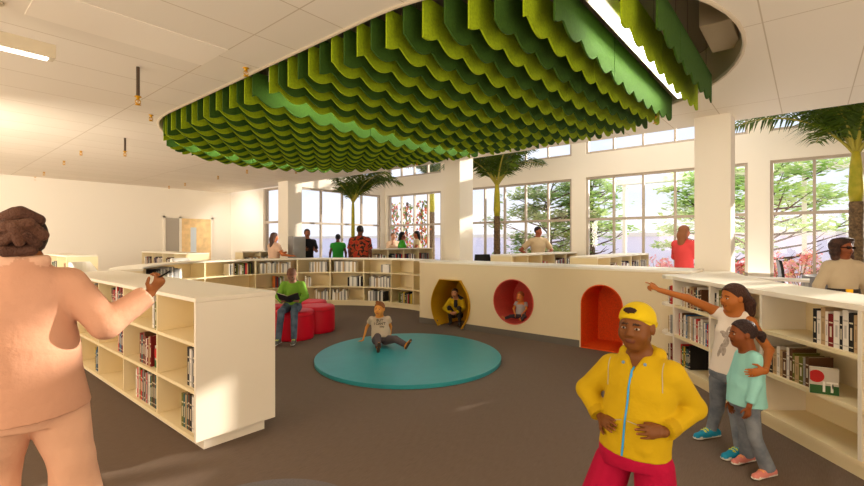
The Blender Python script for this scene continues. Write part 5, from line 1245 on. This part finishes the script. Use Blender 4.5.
def curls(c):
    def g(G, Q, A, hh):
        rr = random.Random(4)
        for s_ in (-1, 1):
            for k in range(7): G.ell(Q(s_*(.40+.08*math.sin(k)), -.1-.04*(k % 3), .32-.14*k), A, np.array((.22,.24,.19))*hh*rr.uniform(.85, 1.2), k=.006, col=c if k % 2 else tuple(int(x*1.35) for x in c))
        for k in range(6): G.ell(Q(.3*math.sin(k*1.1), -.35, .3-.14*k), A, np.array((.26,.2,.18))*hh, k=.006, col=c)
        for s_ in (-1, 1): G.chain([Q(s_*.40,-.1,.1), Q(s_*.47,-.12,-.25), Q(s_*.40,-.15,-.55)], [.17*hh,.2*hh,.13*hh], k=.01, col=c)
        for s_ in (-1, 0, 1): G.ell(Q(s_*.2, .02, .45), A, np.array((.18,.3,.13))*hh, k=.02, col=c)
    return g
# woman with sunglasses behind the right bookcase
def glasses(body, base, K):
    Q, A, hh = K['Q'], K['A'], K['hh']; g = MB()
    for s_ in (-1, 1):
        n = 14; a = [Q(s_*.15+.105*math.cos(2*math.pi*i/n), .375, .03+.075*math.sin(2*math.pi*i/n)) for i in range(n)]; b = [p+A[1]*.01*hh*3 for p in a]
        g.add(a+b, [tuple(range(n)), tuple(range(2*n-1, n-1, -1))]+[(i, (i+1) % n, (i+1) % n+n, i+n) for i in range(n)]); g.tube([Q(s_*.25,.37,.05), Q(s_*.34,.0,.06)], .012*hh*2, 6)
    g.tube([Q(-.06,.39,.05), Q(.06,.39,.05)], .012*hh*2, 6); link('sunglasses', g.mesh('sunglasses', mat('dark_glasses', (30,14,10), 0.2), base, fix=True), body)
    J = K['J']; bl = MB(); c = K['wa']-UP*.01
    n = 28; r0 = .145
    R_ = [c+K['r']*r0*math.cos(2*math.pi*i/n)+K['f']*r0*.78*math.sin(2*math.pi*i/n) for i in range(n)]
    bl.add([p-UP*.02 for p in R_]+[p+UP*.02 for p in R_]+[p+(p-c)*-.08+UP*.02 for p in R_]+[p+(p-c)*-.08-UP*.02 for p in R_], [(i+n*j, (i+1) % n+n*j, (i+1) % n+n*((j+1) % 4), i+n*((j+1) % 4)) for i in range(n) for j in range(4)])
    b = link('belt', bl.mesh('belt', mat('belt_leather', (46,34,26), 0.5), base, fix=True), body)
    q = c+K['f']*r0*.80; link('buckle', MB().obox(q-K['r']*.03-UP*.022, K['r']*.06, UP*.044, K['f']*.01).mesh('buckle', mat('brass', 0), base, fix=True), b)
far('woman with dark curly hair and sunglasses in a belted cream top behind the right bookcase', 843, 4.9, 1.53, ang(-FWD*.95-RIGHT*.3), ('down','down'), (132,72,42), HB((58,40,34), extra=[curls((58,40,34))]), dict(col=(186,168,140), sleeve=1.0, sleeve_r=1.05, t=.012, name='blouse', neck_up=.04), dict(col=(196,180,156)), res=.007, look=-FWD*.97+RIGHT*.12-UP*.05, wide=.85, extra=glasses, hh=.2)
far('woman in a coral shirt with long light brown hair beside the big column', 684, 8.5, 1.80, ang(FWD*.35+RIGHT*.8), ('fwd','fwd'), (196,120,82), HB((150,96,62), extra=[long_hair((150,96,62), .9, .32)]), dict(col=(224,76,76), sleeve=.85, name='shirt'), dict(col=(60,60,80)), res=.011)
far('man in a beige polo shirt with hands on hips by the window', 538, 11.7, 1.88, ang(-FWD*.95+RIGHT*.2), ('hip','hip'), (150,84,58), HB((46,30,26), th=1.06), dict(col=(200,176,140), sleeve=.38, sleeve_r=1.25, name='polo_shirt'), dict(col=(90,84,80)), yaw=.5)
PRN = mat('red_print', (150,34,20), 0.85, c2=(36,22,18), scale=14)
nt = PRN.node_tree; cr_ = [n for n in nt.nodes if n.type == 'VALTORGB'][0]; cr_.color_ramp.elements[0].position = .42; cr_.color_ramp.elements[1].position = .56; e = cr_.color_ramp.elements.new(.48); e.color = rgb((170,70,30))
far('man in a red patterned shirt seen from behind, dark hair, beyond the curved bookcase', 360, 11.4, 1.90, AWAY-.1, ('down','down'), (92,52,36), HB((30,22,20), th=1.05), dict(col=(170,40,22), sleeve=.42, sleeve_r=1.3, mat=PRN, name='shirt', fit=1.15), dict(col=(40,36,40)), wide=1.1)
far('woman in a bright green dress standing by the far window, arms at her sides', 338, 14.0, 1.72, AWAY+.3, ('down','down'), (96,52,40), HB((24,20,22), extra=[lambda G, Q, A, hh: G.ell(Q(0,-.4,.1), A, np.array((.25,.25,.25))*hh, k=.02, col=(24,20,22))]), dict(col=(48,150,54), sleeve=.2, name='dress_top'), None, skirt=dict(col=(48,150,54)), res=.014)
far('man in a black t-shirt with folded arms, beside the far column', 307, 12.5, 1.84, ang(-FWD*.8+RIGHT*.45), ('fwd','fwd'), (150,92,66), HB((50,32,26), th=1.06), dict(col=(34,34,38), sleeve=.4, sleeve_r=1.2, name='t_shirt'), dict(col=(40,40,48)))
far('woman with long brown hair seen from behind, left of the grey display stand', 274, 11.5, 1.72, ang(FWD*.75+RIGHT*.6), ('fwd','side'), (206,120,72), HB((84,58,48), extra=[long_hair((84,58,48), 1.15, .3)]), dict(col=(206,170,146), sleeve=.3, name='top'), dict(col=(120,90,70)))
far('woman in a green top facing right, before the orange flowering vines', 402, 14.5, 1.80, ang(RIGHT+FWD*.2), ('fwd','down'), (110,58,40), HB((22,18,20), extra=[long_hair((22,18,20), .45, .28)]), dict(col=(60,150,40), sleeve=.35, name='top'), dict(col=(150,60,40)), res=.014)
far('dark haired woman in a cream top facing left, talking to the woman in green', 417, 14.9, 1.84, ang(-RIGHT-FWD*.1), ('fwd','fwd'), (160,84,54), HB((26,20,20), extra=[long_hair((26,20,20), .6, .28)]), dict(col=(210,190,150), sleeve=.2, name='top'), dict(col=(120,90,60)), res=.014)
far('person in a pale peach top with brown hair, left of the woman in green', 393, 15.2, 1.78, TOCAM+.6, ('up','up'), (206,150,120), HB((130,84,62)), dict(col=(230,196,166), sleeve=.9, name='top'), dict(col=(220,190,160)), res=.015)
# ------------------------------------------------------------ light and camera
w = bpy.data.worlds.new('sky'); bpy.context.scene.world = w; w.use_nodes = True; nt = w.node_tree
bg = nt.nodes['Background']; tc = nt.nodes.new('ShaderNodeTexCoord'); sp = nt.nodes.new('ShaderNodeSeparateXYZ'); rp = nt.nodes.new('ShaderNodeValToRGB')
rp.color_ramp.elements[0].position = 0.0; rp.color_ramp.elements[0].color = rgb((240,240,246)); rp.color_ramp.elements[1].position = 0.6; rp.color_ramp.elements[1].color = rgb((198,216,246))
e = rp.color_ramp.elements.new(0.15); e.color = rgb((226,234,250))
n = nt.nodes.new('ShaderNodeTexNoise'); n.inputs['Scale'].default_value = 5; n.inputs['Detail'].default_value = 6
mp = nt.nodes.new('ShaderNodeMapping'); mp.inputs['Scale'].default_value = (1,1,5)
mx = nt.nodes.new('ShaderNodeMix'); mx.data_type = 'RGBA'; mx.inputs['B'].default_value = rgb((246,246,250))
cr = nt.nodes.new('ShaderNodeValToRGB'); cr.color_ramp.elements[0].position = 0.5; cr.color_ramp.elements[1].position = 0.75
nt.links.new(tc.outputs['Generated'], sp.inputs[0]); nt.links.new(sp.outputs['Z'], rp.inputs['Fac']); nt.links.new(tc.outputs['Generated'], mp.inputs['Vector']); nt.links.new(mp.outputs['Vector'], n.inputs['Vector'])
nt.links.new(n.outputs['Fac'], cr.inputs['Fac']); nt.links.new(cr.outputs['Color'], mx.inputs['Factor']); nt.links.new(rp.outputs['Color'], mx.inputs['A']); nt.links.new(mx.outputs['Result'], bg.inputs['Color'])
bg.inputs['Strength'].default_value = 1.2
def lamp(name, kind, loc, energy, color, size=1.0, aim=None, size_y=None, **kw):
    l = bpy.data.lights.new(name, kind); l.energy = energy; l.color = color
    if kind == 'AREA':
        l.size = size
        if size_y: l.shape = 'RECTANGLE'; l.size_y = size_y
    o = bpy.data.objects.new(name, l); COL.objects.link(o); o.location = loc
    if aim is not None: o.rotation_euler = (Vector(aim)-(Vector(loc) if kind != 'SUN' else Vector((0,0,0)))).to_track_quat('-Z', 'Y').to_euler()
    for k, v in kw.items(): setattr(l, k, v)
    return o
lamp('sun', 'SUN', (20,-8,12), 8.0, (1.0,0.90,0.76), aim=(-1,0.45,-0.26), angle=0.012)
WARM = (1.0,0.87,0.70)
lamp('fill_right', 'AREA', (0.0,-11.5,1.7), 350, WARM, 10.0, aim=(2.0,6.0,1.7), size_y=2.6)  # added fill from the right, behind the camera; no such fixture
lamp('fill_left', 'AREA', (-10.5,3.0,1.7), 260, WARM, 10.0, aim=(3.0,4.0,1.7), size_y=2.6)  # unseen fill added on the left side of the room
lamp('fill_left_wall', 'AREA', (-2.5,9.0,1.9), 330, (1.0,0.9,0.76), 6.0, aim=(1.0,15.0,1.7), size_y=1.5)  # added out of view to brighten the left wall
lamp('fill_up_behind', 'AREA', (-1.5,-4.5,0.4), 560, WARM, 6.0, aim=(-1.5,-4.5,3.2), size_y=6.0)  # invented upward fill behind the camera, lightens the ceiling
lamp('fill_up_left', 'AREA', (-5.5,8.0,0.15), 850, WARM, 7.0, aim=(-5.5,8.0,3.2), size_y=14.0)  # upward fill added out of view for the left ceiling
lamp('fill_up_atrium', 'AREA', (8.4,1.0,0.3), 120, (1.0,0.95,0.86), 1.0, aim=(7.9,1.0,3.2), size_y=14.0)  # added low fill hidden behind the play wall, lights the ceiling edge
lamp('fill_down_atrium', 'AREA', (9.5,2.5,5.8), 400, (1.0,0.96,0.9), 3.0, aim=(8.8,2.5,0), size_y=16.0)  # made-up overhead fill that brightens the atrium, no opening in its roof
lamp('fill_corner', 'SPOT', (5.9,14.2,3.0), 120, (1.0,0.96,0.9), aim=(7.65,14.7,1.5), spot_size=1.9, spot_blend=0.8, shadow_soft_size=0.03)  # added spot that whitens the far left corner wall
for k, i in enumerate(LIGHT_ROWS):
    y = 0.80+0.165*i
    lamp('baffle_lamp', 'AREA', (SX, y, 3.145), 20, (1.0,0.94,0.84), (2.2, 3.6, 3.0)[k], size_y=0.06)
cam = bpy.data.cameras.new('camera'); co = bpy.data.objects.new('camera', cam); COL.objects.link(co)
co.location = (0,0,EYE); cam.sensor_width = 36; cam.lens = 36*FPX/864; cam.shift_y = -2/864; cam.clip_start = 0.05; cam.clip_end = 300
co.rotation_euler = (math.radians(90), 0, math.radians(40-90))
sc = bpy.context.scene; sc.camera = co
sc.view_settings.view_transform = 'Standard'; sc.view_settings.look = 'None'; sc.view_settings.exposure = 0.12
sc.cycles.max_bounces = 10; sc.cycles.diffuse_bounces = 6; sc.cycles.transparent_max_bounces = 12; sc.cycles.sample_clamp_indirect = 8
sc.cycles.use_denoising = True
